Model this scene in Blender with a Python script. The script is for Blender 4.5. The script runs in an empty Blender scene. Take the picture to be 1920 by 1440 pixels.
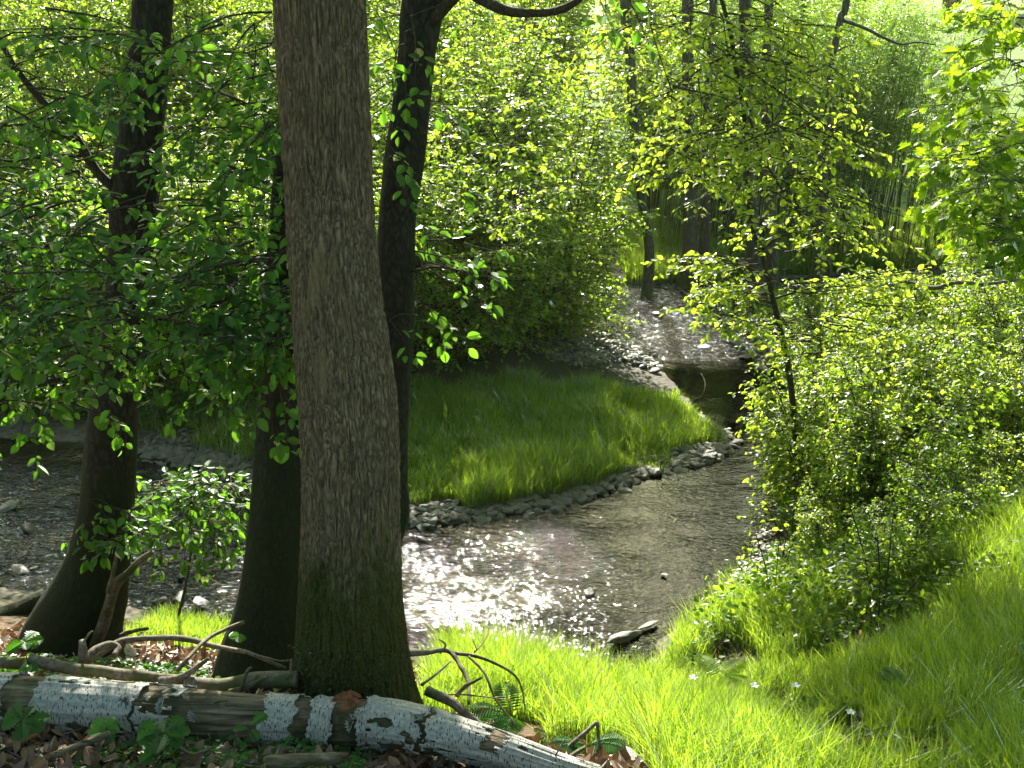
import bpy, math, random
import numpy as np
from mathutils import Vector
from math import radians as RAD, sin, cos, pi

rng = np.random.default_rng(11)
random.seed(5)
C = bpy.context.scene

# ------------------------------------------------------------------ camera, sky, sun, exposure
CH, PITCH, HFOV = 5.0, RAD(20), RAD(50)
cam_d = bpy.data.cameras.new('camera')
cam = bpy.data.objects.new('camera', cam_d)
C.collection.objects.link(cam)
cam.location = (0, 0, CH)
cam.rotation_euler = (pi / 2 - PITCH, 0, 0)
cam_d.sensor_width = 36
cam_d.lens = 18 / math.tan(HFOV / 2)
cam_d.clip_start = 0.1
cam_d.clip_end = 2000
C.camera = cam

SUN_EL, SUN_AZ = RAD(32), RAD(-5)          # azimuth from +Y, negative to the left
w = bpy.data.worlds.new('World')
C.world = w
w.use_nodes = True
nt = w.node_tree
sky = nt.nodes.new('ShaderNodeTexSky')
sky.sky_type = 'NISHITA'
sky.sun_disc = False
sky.sun_elevation = SUN_EL
sky.sun_rotation = SUN_AZ
bg = nt.nodes['Background']
bg.inputs[1].default_value = 0.09
sky.dust_density = 2.0
sky.ozone_density = 0.6
tint = nt.nodes.new('ShaderNodeMix'); tint.data_type = 'RGBA'; tint.blend_type = 'MULTIPLY'; tint.inputs[0].default_value = 1
nt.links.new(sky.outputs[0], tint.inputs[6]); tint.inputs[7].default_value = (0.92, 1.0, 0.74, 1)
nt.links.new(tint.outputs[2], bg.inputs[0])
sd = bpy.data.lights.new('sun', 'SUN')
sd.energy = 5.0
sd.angle = RAD(0.53)
sd.color = (1.0, 0.95, 0.84)
sun = bpy.data.objects.new('sun', sd)
C.collection.objects.link(sun)
sdir = Vector((sin(SUN_AZ) * cos(SUN_EL), cos(SUN_AZ) * cos(SUN_EL), sin(SUN_EL)))
sun.rotation_euler = sdir.to_track_quat('Z', 'Y').to_euler()
sun.location = sdir * 60
C.view_settings.view_transform = 'Standard'
C.view_settings.look = 'None'
C.view_settings.exposure = 1.9
C.view_settings.gamma = 1
cy = C.cycles
cy.max_bounces = 8
cy.diffuse_bounces = 4
cy.glossy_bounces = 3
cy.transmission_bounces = 6
cy.transparent_max_bounces = 8
cy.sample_clamp_indirect = 6
cy.caustics_reflective = False
cy.caustics_refractive = False
cy.use_denoising = True

HAZE = 0.0004

# ------------------------------------------------------------------ picture helpers (a pixel of the photo -> a place)
F = 960 / math.tan(HFOV / 2)
cp, sp = cos(PITCH), sin(PITCH)


def ray(u, v):
    a, e = (u - 960) / F, (720 - v) / F
    return np.array([a, cp + sp * e, -sp + cp * e])


def P(u, v, y):
    d = ray(u, v)
    return np.array([0, 0, CH]) + d * (y / d[1])


def Z0(u, v, z=0.0):
    d = ray(u, v)
    return np.array([0, 0, CH]) + d * ((z - CH) / d[2])


def nrm(a):
    a = np.asarray(a, float)
    return a / (np.linalg.norm(a, axis=-1, keepdims=True) + 1e-12)


# ------------------------------------------------------------------ value noise in numpy
def _h(ix, iy, iz):
    n = (ix * 374761393 + iy * 668265263 + iz * 2147483647 + 1013904223) & 0xffffffff
    n = ((n ^ (n >> 13)) * 1274126177) & 0xffffffff
    n = (n ^ (n >> 16)) & 0xffff
    return n / 65535.0


def vnoise(p):
    p = np.asarray(p, float)
    i = np.floor(p).astype(np.int64)
    f = p - i
    f = f * f * (3 - 2 * f)
    x, y, z = i[..., 0], i[..., 1], i[..., 2]
    r = 0
    for dx in (0, 1):
        for dy in (0, 1):
            for dz in (0, 1):
                wgt = (f[..., 0] if dx else 1 - f[..., 0]) * (f[..., 1] if dy else 1 - f[..., 1]) * (f[..., 2] if dz else 1 - f[..., 2])
                r = r + wgt * _h(x + dx, y + dy, z + dz)
    return r * 2 - 1


# ------------------------------------------------------------------ mesh builder
class MB:
    def __init__(s):
        s.v, s.f, s.n = [], [], 0

    def add(s, verts, *faces):
        verts = np.asarray(verts, float).reshape(-1, 3)
        for f in faces:
            f = np.asarray(f, np.int64)
            s.f.append(f + s.n)
        s.v.append(verts)
        s.n += len(verts)

    def mesh(s, name, mat, smooth=False, loc=(0, 0, 0)):
        me = bpy.data.meshes.new(name)
        v = np.concatenate(s.v) - np.asarray(loc, float)
        me.vertices.add(len(v))
        me.vertices.foreach_set('co', v.astype(np.float32).ravel())
        loops = np.concatenate([f.ravel() for f in s.f])
        tot = np.concatenate([np.full(len(f), f.shape[1]) for f in s.f])
        st = np.concatenate([[0], np.cumsum(tot)[:-1]])
        me.loops.add(len(loops))
        me.loops.foreach_set('vertex_index', loops.astype(np.int32))
        me.polygons.add(len(tot))
        me.polygons.foreach_set('loop_start', st.astype(np.int32))
        me.polygons.foreach_set('use_smooth', np.full(len(tot), smooth))
        me.update(calc_edges=True)
        me.materials.append(mat)
        return me

    def build(s, name, mat, parent=None, smooth=False, loc=(0, 0, 0)):
        """one mesh object; loc is the origin (the parent's when there is a parent)"""
        if parent is not None:
            loc = tuple(parent.location)
        o = bpy.data.objects.new(name, s.mesh(name, mat, smooth, loc))
        C.collection.objects.link(o)
        if parent is not None:
            o.parent = parent
        else:
            o.location = loc
        return o


def thing(name, label, cat, loc=(0, 0, 0), group=None):
    o = bpy.data.objects.new(name, None)
    C.collection.objects.link(o)
    o.location = tuple(float(c) for c in loc)
    o.empty_display_size = 0.1
    o['label'] = label
    o['category'] = cat
    if group:
        o['group'] = group
    return o


def tag(o, label=None, cat=None, group=None, kind=None):
    if label: o['label'] = label
    if cat: o['category'] = cat
    if group: o['group'] = group
    if kind: o['kind'] = kind
    return o


def dup(root, loc, rz, s, label, group=None):
    def cpy(o, par):
        c = o.copy()
        C.collection.objects.link(c)
        c.parent = par
        for ch in o.children:
            cpy(ch, c)
        return c
    c = cpy(root, None)
    c.location = loc
    c.rotation_euler = (0, 0, rz)
    c.scale = (s, s, s)
    c['label'] = label
    if group: c['group'] = group
    return c


# ------------------------------------------------------------------ materials
def mat(name):
    m = bpy.data.materials.new(name)
    m.use_nodes = True
    t = m.node_tree
    t.nodes.clear()
    out = t.nodes.new('ShaderNodeOutputMaterial')
    return m, t, out


def N(t, typ, **kw):
    n = t.nodes.new('ShaderNode' + typ)
    for k, v in kw.items():
        if k.startswith('i_'):
            key = k[2:]
            key = int(key) if key.isdigit() else key.replace('_', ' ')
            n.inputs[key].default_value = v
        else:
            setattr(n, k, v)
    return n


def col(c): return (c[0], c[1], c[2], 1)


def ramp(t, fac, stops, interp='LINEAR'):
    r = t.nodes.new('ShaderNodeValToRGB')
    r.color_ramp.interpolation = interp
    el = r.color_ramp.elements
    el[0].position, el[0].color = stops[0][0], col(stops[0][1])
    el[1].position, el[1].color = stops[1][0], col(stops[1][1])
    for p, c in stops[2:]:
        e = el.new(p); e.color = col(c)
    t.links.new(fac, r.inputs[0])
    return r.outputs[0]


def mixc(t, fac, a, b):
    m = t.nodes.new('ShaderNodeMix')
    m.data_type = 'RGBA'
    for s, x in ((0, fac), (6, a), (7, b)):
        if hasattr(x, 'node'): t.links.new(x, m.inputs[s])
        else: m.inputs[s].default_value = x if s == 0 else col(x)
    return m.outputs[2]


def math_(t, op, a, b=None, clamp=False):
    m = t.nodes.new('ShaderNodeMath'); m.operation = op; m.use_clamp = clamp
    for s, x in ((0, a), (1, b)):
        if x is None: continue
        if hasattr(x, 'node'): t.links.new(x, m.inputs[s])
        else: m.inputs[s].default_value = x
    return m.outputs[0]


def leaf_mat(name, refl, trans, var=0.35, gloss=0.06, rough=0.35, tmix=0.5, yellow=None):
    """refl/trans: front colour and the colour of light let through; varies leaf by leaf"""
    m, t, out = mat(name)
    g = N(t, 'NewGeometry')
    rnd = g.outputs['Random Per Island']
    hi = yellow or tuple(min(1, c * (1 + var)) for c in trans)
    c1 = mixc(t, rnd, tuple(c * (1 - var) for c in refl), tuple(c * (1 + var) for c in refl))
    c2 = mixc(t, rnd, tuple(c * (1 - var) for c in trans), hi)
    d = N(t, 'BsdfDiffuse'); t.links.new(c1, d.inputs[0])
    tr = N(t, 'BsdfTranslucent'); t.links.new(c2, tr.inputs[0])
    mx = N(t, 'MixShader', i_0=tmix)
    t.links.new(d.outputs[0], mx.inputs[1]); t.links.new(tr.outputs[0], mx.inputs[2])
    gl = N(t, 'BsdfGlossy', i_Roughness=rough); gl.inputs[0].default_value = (1, 1, 1, 1)
    fr = N(t, 'Fresnel', i_IOR=1.4)
    fc = math_(t, 'MULTIPLY', fr.outputs[0], gloss / 0.03)
    m2 = N(t, 'MixShader')
    t.links.new(math_(t, 'MINIMUM', fc, 0.5), m2.inputs[0])
    t.links.new(mx.outputs[0], m2.inputs[1]); t.links.new(gl.outputs[0], m2.inputs[2])
    t.links.new(m2.outputs[0], out.inputs[0])
    return m


def princ(t, out, color, rough=0.8, bump=None, bs=0.5, bd=0.02, spec=0.3):
    p = N(t, 'BsdfPrincipled', i_Roughness=rough)
    p.inputs['Specular IOR Level'].default_value = spec
    if hasattr(color, 'node'): t.links.new(color, p.inputs['Base Color'])
    else: p.inputs['Base Color'].default_value = col(color)
    if bump is not None:
        b = N(t, 'Bump', i_Strength=bs, i_Distance=bd)
        t.links.new(bump, b.inputs['Height'])
        t.links.new(b.outputs[0], p.inputs['Normal'])
    t.links.new(p.outputs[0], out.inputs[0])
    return p


def noise(t, vec, scale, detail=4, rough=0.55, dist=0.0):
    n = N(t, 'TexNoise', i_Scale=scale, i_Detail=detail, i_Roughness=rough, i_Distortion=dist)
    if vec is not None: t.links.new(vec, n.inputs['Vector'])
    return n.outputs[0]


def mapped(t, sc=(1, 1, 1), src='Object'):
    c = N(t, 'TexCoord')
    mp = N(t, 'Mapping'); mp.inputs['Scale'].default_value = sc
    t.links.new(c.outputs[src], mp.inputs['Vector'])
    return mp.outputs[0]


def bark_mat(name, dark, light, moss=(0.05, 0.075, 0.012), moss_top=0.5, moss_soft=0.6, vs=(1, 1, 0.22), sc=38, bs=0.8, bd=0.012, moss_amt=1.0, patches=None):
    m, t, out = mat(name)
    v = mapped(t, vs)
    vo = N(t, 'TexVoronoi', feature='DISTANCE_TO_EDGE', i_Scale=sc)
    nz = N(t, 'TexNoise', i_Scale=9, i_Detail=3)
    t.links.new(v, nz.inputs['Vector'])
    mxv = N(t, 'Mix', data_type='VECTOR'); mxv.inputs[0].default_value = 0.12
    t.links.new(v, mxv.inputs[4]); t.links.new(nz.outputs[1], mxv.inputs[5])
    t.links.new(mxv.outputs[1], vo.inputs['Vector'])
    fine = noise(t, v, sc * 2.2, 5, 0.65)
    big = noise(t, mapped(t, (1, 1, 0.5)), 3.5, 3)
    e = math_(t, 'MULTIPLY', vo.outputs['Distance'], 3.0, True)
    h = math_(t, 'ADD', math_(t, 'MULTIPLY', e, 0.45), math_(t, 'MULTIPLY', fine, 0.85))
    c = ramp(t, math_(t, 'MULTIPLY', h, 0.85), [(0.3, dark), (0.72, light)])  # bark tone; dark fissures and light ridges also paint in relief shading
    c = mixc(t, ramp(t, big, [(0.35, (0, 0, 0)), (0.65, (1, 1, 1))]), c, mixc(t, 0.35, c, tuple(x * 0.45 for x in light)))
    if patches:
        pn = noise(t, mapped(t, (1, 1, 0.35)), 7, 2)
        c = mixc(t, ramp(t, pn, [(0.6, (0, 0, 0)), (0.68, (1, 1, 1))]), c, patches)
    # moss near the ground, ragged edge
    oc = N(t, 'TexCoord'); sx = N(t, 'SeparateXYZ'); t.links.new(oc.outputs['Object'], sx.inputs[0])
    hgt = math_(t, 'ADD', sx.outputs['Z'], math_(t, 'MULTIPLY', noise(t, mapped(t, (1, 1, .4)), 6, 4), -moss_soft * 1.6))
    mm = math_(t, 'MULTIPLY', math_(t, 'SUBTRACT', moss_top - moss_soft * 0.8, hgt), 5.0, True)
    mm = math_(t, 'MULTIPLY', mm, moss_amt)
    mf = noise(t, mapped(t), 130, 4, 0.7)
    mc = ramp(t, mf, [(0.3, tuple(x * 0.45 for x in moss)), (0.7, tuple(x * 1.5 for x in moss))])
    c = mixc(t, mm, c, mc)
    h2 = math_(t, 'ADD', h, math_(t, 'MULTIPLY', math_(t, 'MULTIPLY', mf, mm), 1.2))
    princ(t, out, c, 0.85, h2, bs, bd, 0.2)
    return m


M = {}
M['leaf_shade'] = leaf_mat('leaf_beech', (0.034, 0.10, 0.018), (0.20, 0.46, 0.02), 0.45, 0.015, 0.4)
M['leaf_far'] = leaf_mat('leaf_bush', (0.048, 0.128, 0.013), (0.31, 0.58, 0.022), 0.45, 0.014, 0.4, 0.7, yellow=(0.64, 0.86, 0.05))
M['leaf_young'] = leaf_mat('leaf_young', (0.068, 0.148, 0.016), (0.44, 0.69, 0.03), 0.35, 0.014, 0.4, 0.7, yellow=(0.74, 0.90, 0.06))
M['leaf_willow'] = leaf_mat('leaf_willow', (0.08, 0.15, 0.035), (0.36, 0.58, 0.05), 0.3, 0.02, 0.4, 0.6)
M['leaf_maple'] = leaf_mat('leaf_maple', (0.05, 0.13, 0.01), (0.38, 0.64, 0.012), 0.35, 0.015, 0.4, 0.7, yellow=(0.55, 0.80, 0.02))
M['leaf_herb'] = leaf_mat('leaf_herb', (0.04, 0.13, 0.02), (0.14, 0.38, 0.02), 0.3, 0.015, 0.45)
M['grass'] = leaf_mat('grass_blade', (0.05, 0.14, 0.012), (0.25, 0.54, 0.018), 0.5, 0.02, 0.4, 0.64, yellow=(0.62, 0.82, 0.05))
M['bark_oak'] = bark_mat('bark_oak', (0.055, 0.040, 0.022), (0.30, 0.225, 0.13), (0.085, 0.085, 0.020), 0.98, 0.55, vs=(1, 1, .13), patches=(0.20, 0.15, 0.08), sc=62, bs=1.0, bd=0.014)
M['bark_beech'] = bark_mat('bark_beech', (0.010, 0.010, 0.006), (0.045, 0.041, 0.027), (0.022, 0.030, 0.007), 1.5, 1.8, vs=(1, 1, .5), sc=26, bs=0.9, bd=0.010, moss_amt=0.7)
M['bark_grey'] = bark_mat('bark_alder', (0.05, 0.05, 0.04), (0.14, 0.13, 0.10), moss_top=0.4, sc=24, bs=0.5)
M['twig'] = bark_mat('bark_twig', (0.03, 0.024, 0.016), (0.09, 0.075, 0.05), moss_top=-5, sc=60, bs=0.3)


def wood_mat():
    m, t, out = mat('dead_wood')
    v = mapped(t, (0.12, 1.6, 1.6))
    n1 = noise(t, v, 26, 6, 0.7, 0.6)
    n2 = noise(t, mapped(t), 5, 4, 0.6)
    c = ramp(t, n1, [(0.36, (0.035, 0.026, 0.016)), (0.5, (0.17, 0.13, 0.075)), (0.72, (0.36, 0.31, 0.2))])
    c = mixc(t, ramp(t, n2, [(0.45, (0, 0, 0)), (0.62, (1, 1, 1))]), c, (0.06, 0.055, 0.02))
    princ(t, out, c, 0.8, n1, 0.9, 0.015)
    return m


def dead_branch_mat():
    m, t, out = mat('dead_branch_bark')
    n1 = noise(t, mapped(t, (1, 1, 1)), 45, 5, 0.7)
    n2 = noise(t, mapped(t), 7, 3)
    c = ramp(t, n1, [(0.35, (0.06, 0.048, 0.032)), (0.7, (0.27, 0.225, 0.16))])
    c = mixc(t, ramp(t, n2, [(0.5, (0, 0, 0)), (0.62, (1, 1, 1))]), c, (0.07, 0.075, 0.025))
    princ(t, out, c, 0.8, n1, 0.6, 0.006)
    return m


def birch_mat():
    m, t, out = mat('birch_bark')
    # local X runs along the log; lenticels are short dark dashes round the girth
    v = mapped(t, (3.2, 1, 1))
    dash = N(t, 'TexVoronoi', feature='F1', i_Scale=40.0, i_Randomness=1.0); t.links.new(v, dash.inputs['Vector'])
    d2 = ramp(t, dash.outputs['Distance'], [(0.22, (1, 1, 1)), (0.33, (0, 0, 0))])
    keep = ramp(t, noise(t, mapped(t), 9, 3), [(0.34, (0, 0, 0)), (0.44, (1, 1, 1))])
    dd = math_(t, 'MULTIPLY', d2, keep)
    n2 = noise(t, mapped(t), 8, 6, 0.65)
    n3 = noise(t, mapped(t, (1.0, 1, 1)), 60, 5, 0.7)
    white = ramp(t, n3, [(0.3, (0.22, 0.21, 0.17)), (0.7, (0.50, 0.485, 0.43))])
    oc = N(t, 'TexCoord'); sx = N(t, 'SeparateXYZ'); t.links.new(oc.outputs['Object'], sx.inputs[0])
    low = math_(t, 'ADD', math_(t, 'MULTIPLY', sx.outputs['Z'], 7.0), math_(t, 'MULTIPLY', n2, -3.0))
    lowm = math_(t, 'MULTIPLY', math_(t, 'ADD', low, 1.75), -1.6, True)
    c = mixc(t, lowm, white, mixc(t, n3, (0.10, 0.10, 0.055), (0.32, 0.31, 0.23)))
    c = mixc(t, dd, c, (0.05, 0.042, 0.035))
    sc = ramp(t, n2, [(0.66, (0, 0, 0)), (0.69, (1, 1, 1))])
    c = mixc(t, sc, c, (0.05, 0.04, 0.03))
    hh = math_(t, 'SUBTRACT', math_(t, 'MULTIPLY', n3, 0.4), dd)
    princ(t, out, c, 0.55, hh, 0.5, 0.004)
    return m


def stone_mat(name, a, b, wet=0.6):
    m, t, out = mat(name)
    oi = N(t, 'ObjectInfo'); g = N(t, 'NewGeometry')
    n1 = noise(t, mapped(t), 14, 6, 0.65)
    r = math_(t, 'FRACT', math_(t, 'ADD', oi.outputs['Random'], g.outputs['Random Per Island']))
    c = mixc(t, n1, a, b)
    c = mixc(t, math_(t, 'MULTIPLY', r, 0.7), c, tuple(x * 0.35 for x in b))
    princ(t, out, c, wet, n1, 0.5, 0.01, 0.5)
    return m


M['wood'] = wood_mat()
M['branch'] = dead_branch_mat()
M['birch'] = birch_mat()
M['stone'] = stone_mat('river_stone', (0.085, 0.078, 0.055), (0.23, 0.21, 0.155))
M['stone_wet'] = stone_mat('wet_stone', (0.03, 0.026, 0.018), (0.11, 0.095, 0.065), 0.35)
M['litter'] = leaf_mat('dry_leaf', (0.20, 0.115, 0.055), (0.16, 0.075, 0.025), 0.55, 0.04, 0.5, 0.3)
m, t, out = mat('curled_bark'); princ(t, out, ramp(t, noise(t, mapped(t), 30, 4), [(0.3, (0.09, 0.035, 0.012)), (0.7, (0.33, 0.13, 0.05))]), 0.7); M['red_bark'] = m
m, t, out = mat('white_petal'); princ(t, out, (0.8, 0.8, 0.78), 0.6); M['petal'] = m
m, t, out = mat('moss_cushion')
mf = noise(t, mapped(t), 160, 4, 0.7)
princ(t, out, ramp(t, mf, [(0.3, (0.02, 0.03, 0.006)), (0.7, (0.10, 0.13, 0.02))]), 0.9, mf, 1.0, 0.01); M['moss'] = m

M['moss_leaf'] = leaf_mat('moss_leaf', (0.03, 0.05, 0.010), (0.07, 0.12, 0.015), 0.4, 0.01, 0.5, 0.3)
# ------------------------------------------------------------------ the ground: banks, bed, meadow (one sheet)
shore_px = [(-700, 1085), (-400, 1090), (0, 1100), (100, 1112), (200, 1128), (330, 1160), (450, 1180), (600, 1200), (780, 1212), (900, 1238), (1000, 1252),
            (1080, 1262), (1130, 1268), (1200, 1262), (1235, 1235), (1225, 1205), (1290, 1165), (1350, 1120), (1395, 1070), (1430, 1000), (1455, 900), (1480, 800),
            (1480, 720), (1470, 660), (1430, 628), (1400, 605), (1395, 585), (1450, 568), (1600, 550), (1920, 535), (2500, 528),
            (2500, 503), (1920, 506), (1600, 516), (1400, 524), (1300, 530), (1215, 540), (1140, 562), (1080, 590), (1085, 615), (1160, 650), (1215, 675), (1250, 702), (1290, 745), (1325, 785),
            (1375, 828), (1340, 862), (1200, 893), (1130, 925), (1050, 945), (900, 970), (780, 985), (680, 965), (600, 930), (470, 900), (350, 872), (270, 850), (160, 828), (0, 822), (-400, 800), (-700, 790)]
SH = np.array([Z0(u, v)[:2] for u, v in shore_px])
SH = np.vstack([[(-60, 9.5)], SH, [(-60, 14.0)]])
SH = np.vstack([SH])


def sdf(x, y):
    """distance to the shore, negative in the water"""
    p = np.stack([x, y], -1).reshape(-1, 2)
    d = np.full(len(p), 1e9)
    ins = np.zeros(len(p), bool)
    for i in range(len(SH)):
        a, b = SH[i], SH[(i + 1) % len(SH)]
        ab = b - a
        tt = np.clip(((p - a) @ ab) / (ab @ ab), 0, 1)
        q = a + tt[:, None] * ab
        d = np.minimum(d, np.hypot(*(p - q).T))
        cr = ((a[1] > p[:, 1]) != (b[1] > p[:, 1]))
        if abs(ab[1]) > 1e-9:
            xi = a[0] + (p[:, 1] - a[1]) / ab[1] * ab[0]
            ins ^= cr & (p[:, 0] < xi)
    d = np.where(ins, -d, d)
    return d.reshape(np.shape(x))


def sm(a, b, x):
    t_ = np.clip((x - a) / (b - a), 0, 1)
    return t_ * t_ * (3 - 2 * t_)


def ground(x, y, fine=True):
    x, y = np.asarray(x, float), np.asarray(y, float)
    d = sdf(x, y)
    near = np.interp(d, [0, .3, 1, 2, 3.6, 4.2, 6, 10, 60], [0, .08, .45, 1.0, 2.0, 2.25, 2.9, 3.5, 5])
    dd = np.maximum(d, 0)
    far = np.interp(dd, [0, .25, .8, 2, 6, 12], [0, .03, .10, .18, .5, .9])
    far = far + np.maximum(0, y - 24) * 0.032 * sm(24, 40, y)
    k = sm(7.2, 9.4, y - 0.25 * np.clip(-x - 1, 0, 6))
    z = near * (1 - k) + far * k
    zb = -0.06 - 0.22 * sm(0, 1.0, -d)
    z = np.where(d < 0, zb * np.minimum(1, -d / .12), z)
    p = np.stack([x, y, np.zeros_like(x)], -1)
    z = z + vnoise(p * 1.3) * 0.05 * sm(0, .6, d) + (vnoise(p * 6 + 9) * 0.015 if fine else 0) * sm(-.3, .3, d)
    return z


def gz(x, y):
    return float(ground(np.array([x]), np.array([y]))[0])


def G(u, v):
    """the spot of ground seen at a pixel"""
    d = ray(u, v); o = np.array([0, 0, CH])
    ts = np.linspace(2.5, 60, 1200)
    q = o + ts[:, None] * d
    below = q[:, 2] < ground(q[:, 0], q[:, 1])
    i = int(np.argmax(below)) if below.any() else len(ts) - 1
    return q[i]


xs = np.concatenate([-np.geomspace(320, 7.2, 40), np.arange(-7, 7.01, .09), np.geomspace(7.2, 320, 40)])
ys = np.concatenate([-np.geomspace(40, 1, 8), np.arange(0, 2, .5), np.arange(2, 22.01, .09), np.geomspace(22.3, 600, 70)])
X, Y = np.meshgrid(xs, ys)
gzv = ground(X, Y)
nx, ny = len(xs), len(ys)
idx = np.arange(nx * ny).reshape(ny, nx)
quads = np.stack([idx[:-1, :-1], idx[:-1, 1:], idx[1:, 1:], idx[1:, :-1]], -1).reshape(-1, 4)
mb = MB(); mb.add(np.stack([X, Y, gzv], -1), quads)

m, t, out = mat('ground_soil')
at = N(t, 'Attribute', attribute_name='zone')       # R leaf litter, G gravel, B bed
sp_ = N(t, 'SeparateColor'); t.links.new(at.outputs['Color'], sp_.inputs[0])
n1 = noise(t, mapped(t), 18, 6, 0.65); n2 = noise(t, mapped(t), 3, 4)
soil = ramp(t, n1, [(0.3, (0.03, 0.024, 0.012)), (0.5, (0.035, 0.042, 0.014)), (0.72, (0.075, 0.055, 0.028))])
mead = ramp(t, noise(t, mapped(t), 2.0, 6, 0.7), [(0.3, (0.065, 0.14, 0.012)), (0.7, (0.13, 0.21, 0.022))])
lit = ramp(t, n1, [(0.3, (0.03, 0.019, 0.010)), (0.55, (0.10, 0.06, 0.03)), (0.8, (0.18, 0.115, 0.06))])
vor = N(t, 'TexVoronoi', i_Scale=16.0); t.links.new(mapped(t, (1, 1.3, 1)), vor.inputs['Vector'])
grav = mixc(t, vor.outputs['Color'], (0.045, 0.04, 0.03), (0.15, 0.135, 0.10))
bed = mixc(t, vor.outputs['Color'], (0.035, 0.028, 0.012), (0.17, 0.12, 0.05))
c = mixc(t, sp_.outputs[0], soil, lit)
c = mixc(t, sp_.outputs[1], c, grav)
c = mixc(t, sp_.outputs[2], c, bed)
gy = N(t, 'SeparateXYZ'); tc = N(t, 'TexCoord'); t.links.new(tc.outputs['Object'], gy.inputs[0])
c = mixc(t, math_(t, 'MULTIPLY', math_(t, 'SUBTRACT', gy.outputs['Y'], 21.5), 0.4, True), c, mead)
princ(t, out, c, 0.9, math_(t, 'ADD', n1, math_(t, 'MULTIPLY', vor.outputs['Distance'], -0.6)), 0.7, 0.03)
M['ground'] = m
go = mb.build('ground', m, smooth=True); tag(go, kind='structure')
dall = sdf(X, Y).ravel(); Xr, Yr = X.ravel(), Y.ravel()
att = go.data.color_attributes.new('zone', 'FLOAT_COLOR', 'POINT')
litz = sm(.9, .2, Xr - 0.25 * (Yr - 4)) * sm(.5, 1.2, dall) * sm(9, 7, Yr)
edge = vnoise(np.stack([Xr * 2, Yr * 2, Xr * 0], -1)) * .25
gravz = np.maximum(sm(.75, .3, dall + edge) * sm(9.2, 10, Yr), sm(.25, .05, dall + edge))
gravz *= (dall > -.05)
att.data.foreach_set('color', np.stack([litz, gravz, sm(.02, -.05, dall), np.ones_like(litz)], -1).astype(np.float32).ravel())

# ------------------------------------------------------------------ the stream
wx = np.concatenate([-np.geomspace(60, 7, 14), np.arange(-6.9, 7, .05), np.geomspace(7, 40, 14)])
wy = np.arange(6.8, 20.6, .05)
WX, WY = np.meshgrid(wx, wy)
riff = np.clip(sm(-.9, -1.7, WX) * sm(11.2, 10.2, WY) + sm(14.2, 15.2, WY) + 0.35 * sm(-.2, -1.5, WX), 0, 1)
pw = np.stack([WX * 4, WY * 7, WX * 0], -1)
wz = riff * (vnoise(pw) * .018 + vnoise(pw * 2.3 + 5) * .010) + 0.002 * vnoise(pw * 1.5)
wi = np.arange(len(wx) * len(wy)).reshape(len(wy), len(wx))
wq = np.stack([wi[:-1, :-1], wi[:-1, 1:], wi[1:, 1:], wi[1:, :-1]], -1)
keep = (sdf(WX[:-1, :-1], WY[:-1, :-1]) < 0.12)
wmb = MB(); wmb.add(np.stack([WX, WY, wz], -1), wq[keep].reshape(-1, 4))
m, t, out = mat('stream_water')
at = N(t, 'Attribute', attribute_name='riffle')
b1 = noise(t, mapped(t, (1, 1.7, 1)), 8, 2, 0.5, 0.8)
b2 = noise(t, mapped(t, (1, 1.9, 1)), 18, 1, 0.5, 0.8)
b3 = noise(t, mapped(t, (1, 1.5, 1)), 55, 2, 0.6, 0.5)
h = math_(t, 'ADD', math_(t, 'MULTIPLY', b1, 1.0), math_(t, 'MULTIPLY', b2, 0.5))
h = math_(t, 'ADD', h, math_(t, 'MULTIPLY', b3, 0.02))
pat = ramp(t, noise(t, mapped(t, (1, 1.6, 1)), 1.1, 2), [(0.36, (.35, .35, .35)), (0.62, (1.1, 1.1, 1.1))])
h = math_(t, 'MULTIPLY', h, math_(t, 'MULTIPLY', pat, math_(t, 'ADD', math_(t, 'MULTIPLY', at.outputs['Fac'], 0.75), 0.05)))
bp = N(t, 'Bump', i_Strength=1.0, i_Distance=0.075); t.links.new(h, bp.inputs['Height'])
gl = N(t, 'BsdfGlossy', i_Roughness=0.04); t.links.new(bp.outputs[0], gl.inputs['Normal'])
fr = N(t, 'Fresnel', i_IOR=1.5); t.links.new(bp.outputs[0], fr.inputs['Normal'])
tp = N(t, 'BsdfTransparent'); tp.inputs[0].default_value = (0.15, 0.16, 0.085, 1)
mx = N(t, 'MixShader'); t.links.new(fr.outputs[0], mx.inputs[0]); t.links.new(tp.outputs[0], mx.inputs[1]); t.links.new(gl.outputs[0], mx.inputs[2])
fo = N(t, 'BsdfDiffuse'); fo.inputs[0].default_value = (0.75, 0.78, 0.74, 1)  # diffuse white streaks: foam that also paints in the riffle's silver glare
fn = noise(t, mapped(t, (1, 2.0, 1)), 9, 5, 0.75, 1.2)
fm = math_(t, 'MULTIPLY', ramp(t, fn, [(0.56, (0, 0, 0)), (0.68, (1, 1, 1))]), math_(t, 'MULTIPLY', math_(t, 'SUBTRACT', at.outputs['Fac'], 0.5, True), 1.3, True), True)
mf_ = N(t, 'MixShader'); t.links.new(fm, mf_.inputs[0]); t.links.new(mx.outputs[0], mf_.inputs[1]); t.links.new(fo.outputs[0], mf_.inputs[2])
t.links.new(mf_.outputs[0], out.inputs[0])
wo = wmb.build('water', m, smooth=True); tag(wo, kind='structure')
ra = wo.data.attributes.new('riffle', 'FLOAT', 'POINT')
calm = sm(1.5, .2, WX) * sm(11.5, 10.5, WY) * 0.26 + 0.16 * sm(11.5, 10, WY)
ra.data.foreach_set('value', np.clip(riff + calm, 0, 1).astype(np.float32).ravel())


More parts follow.
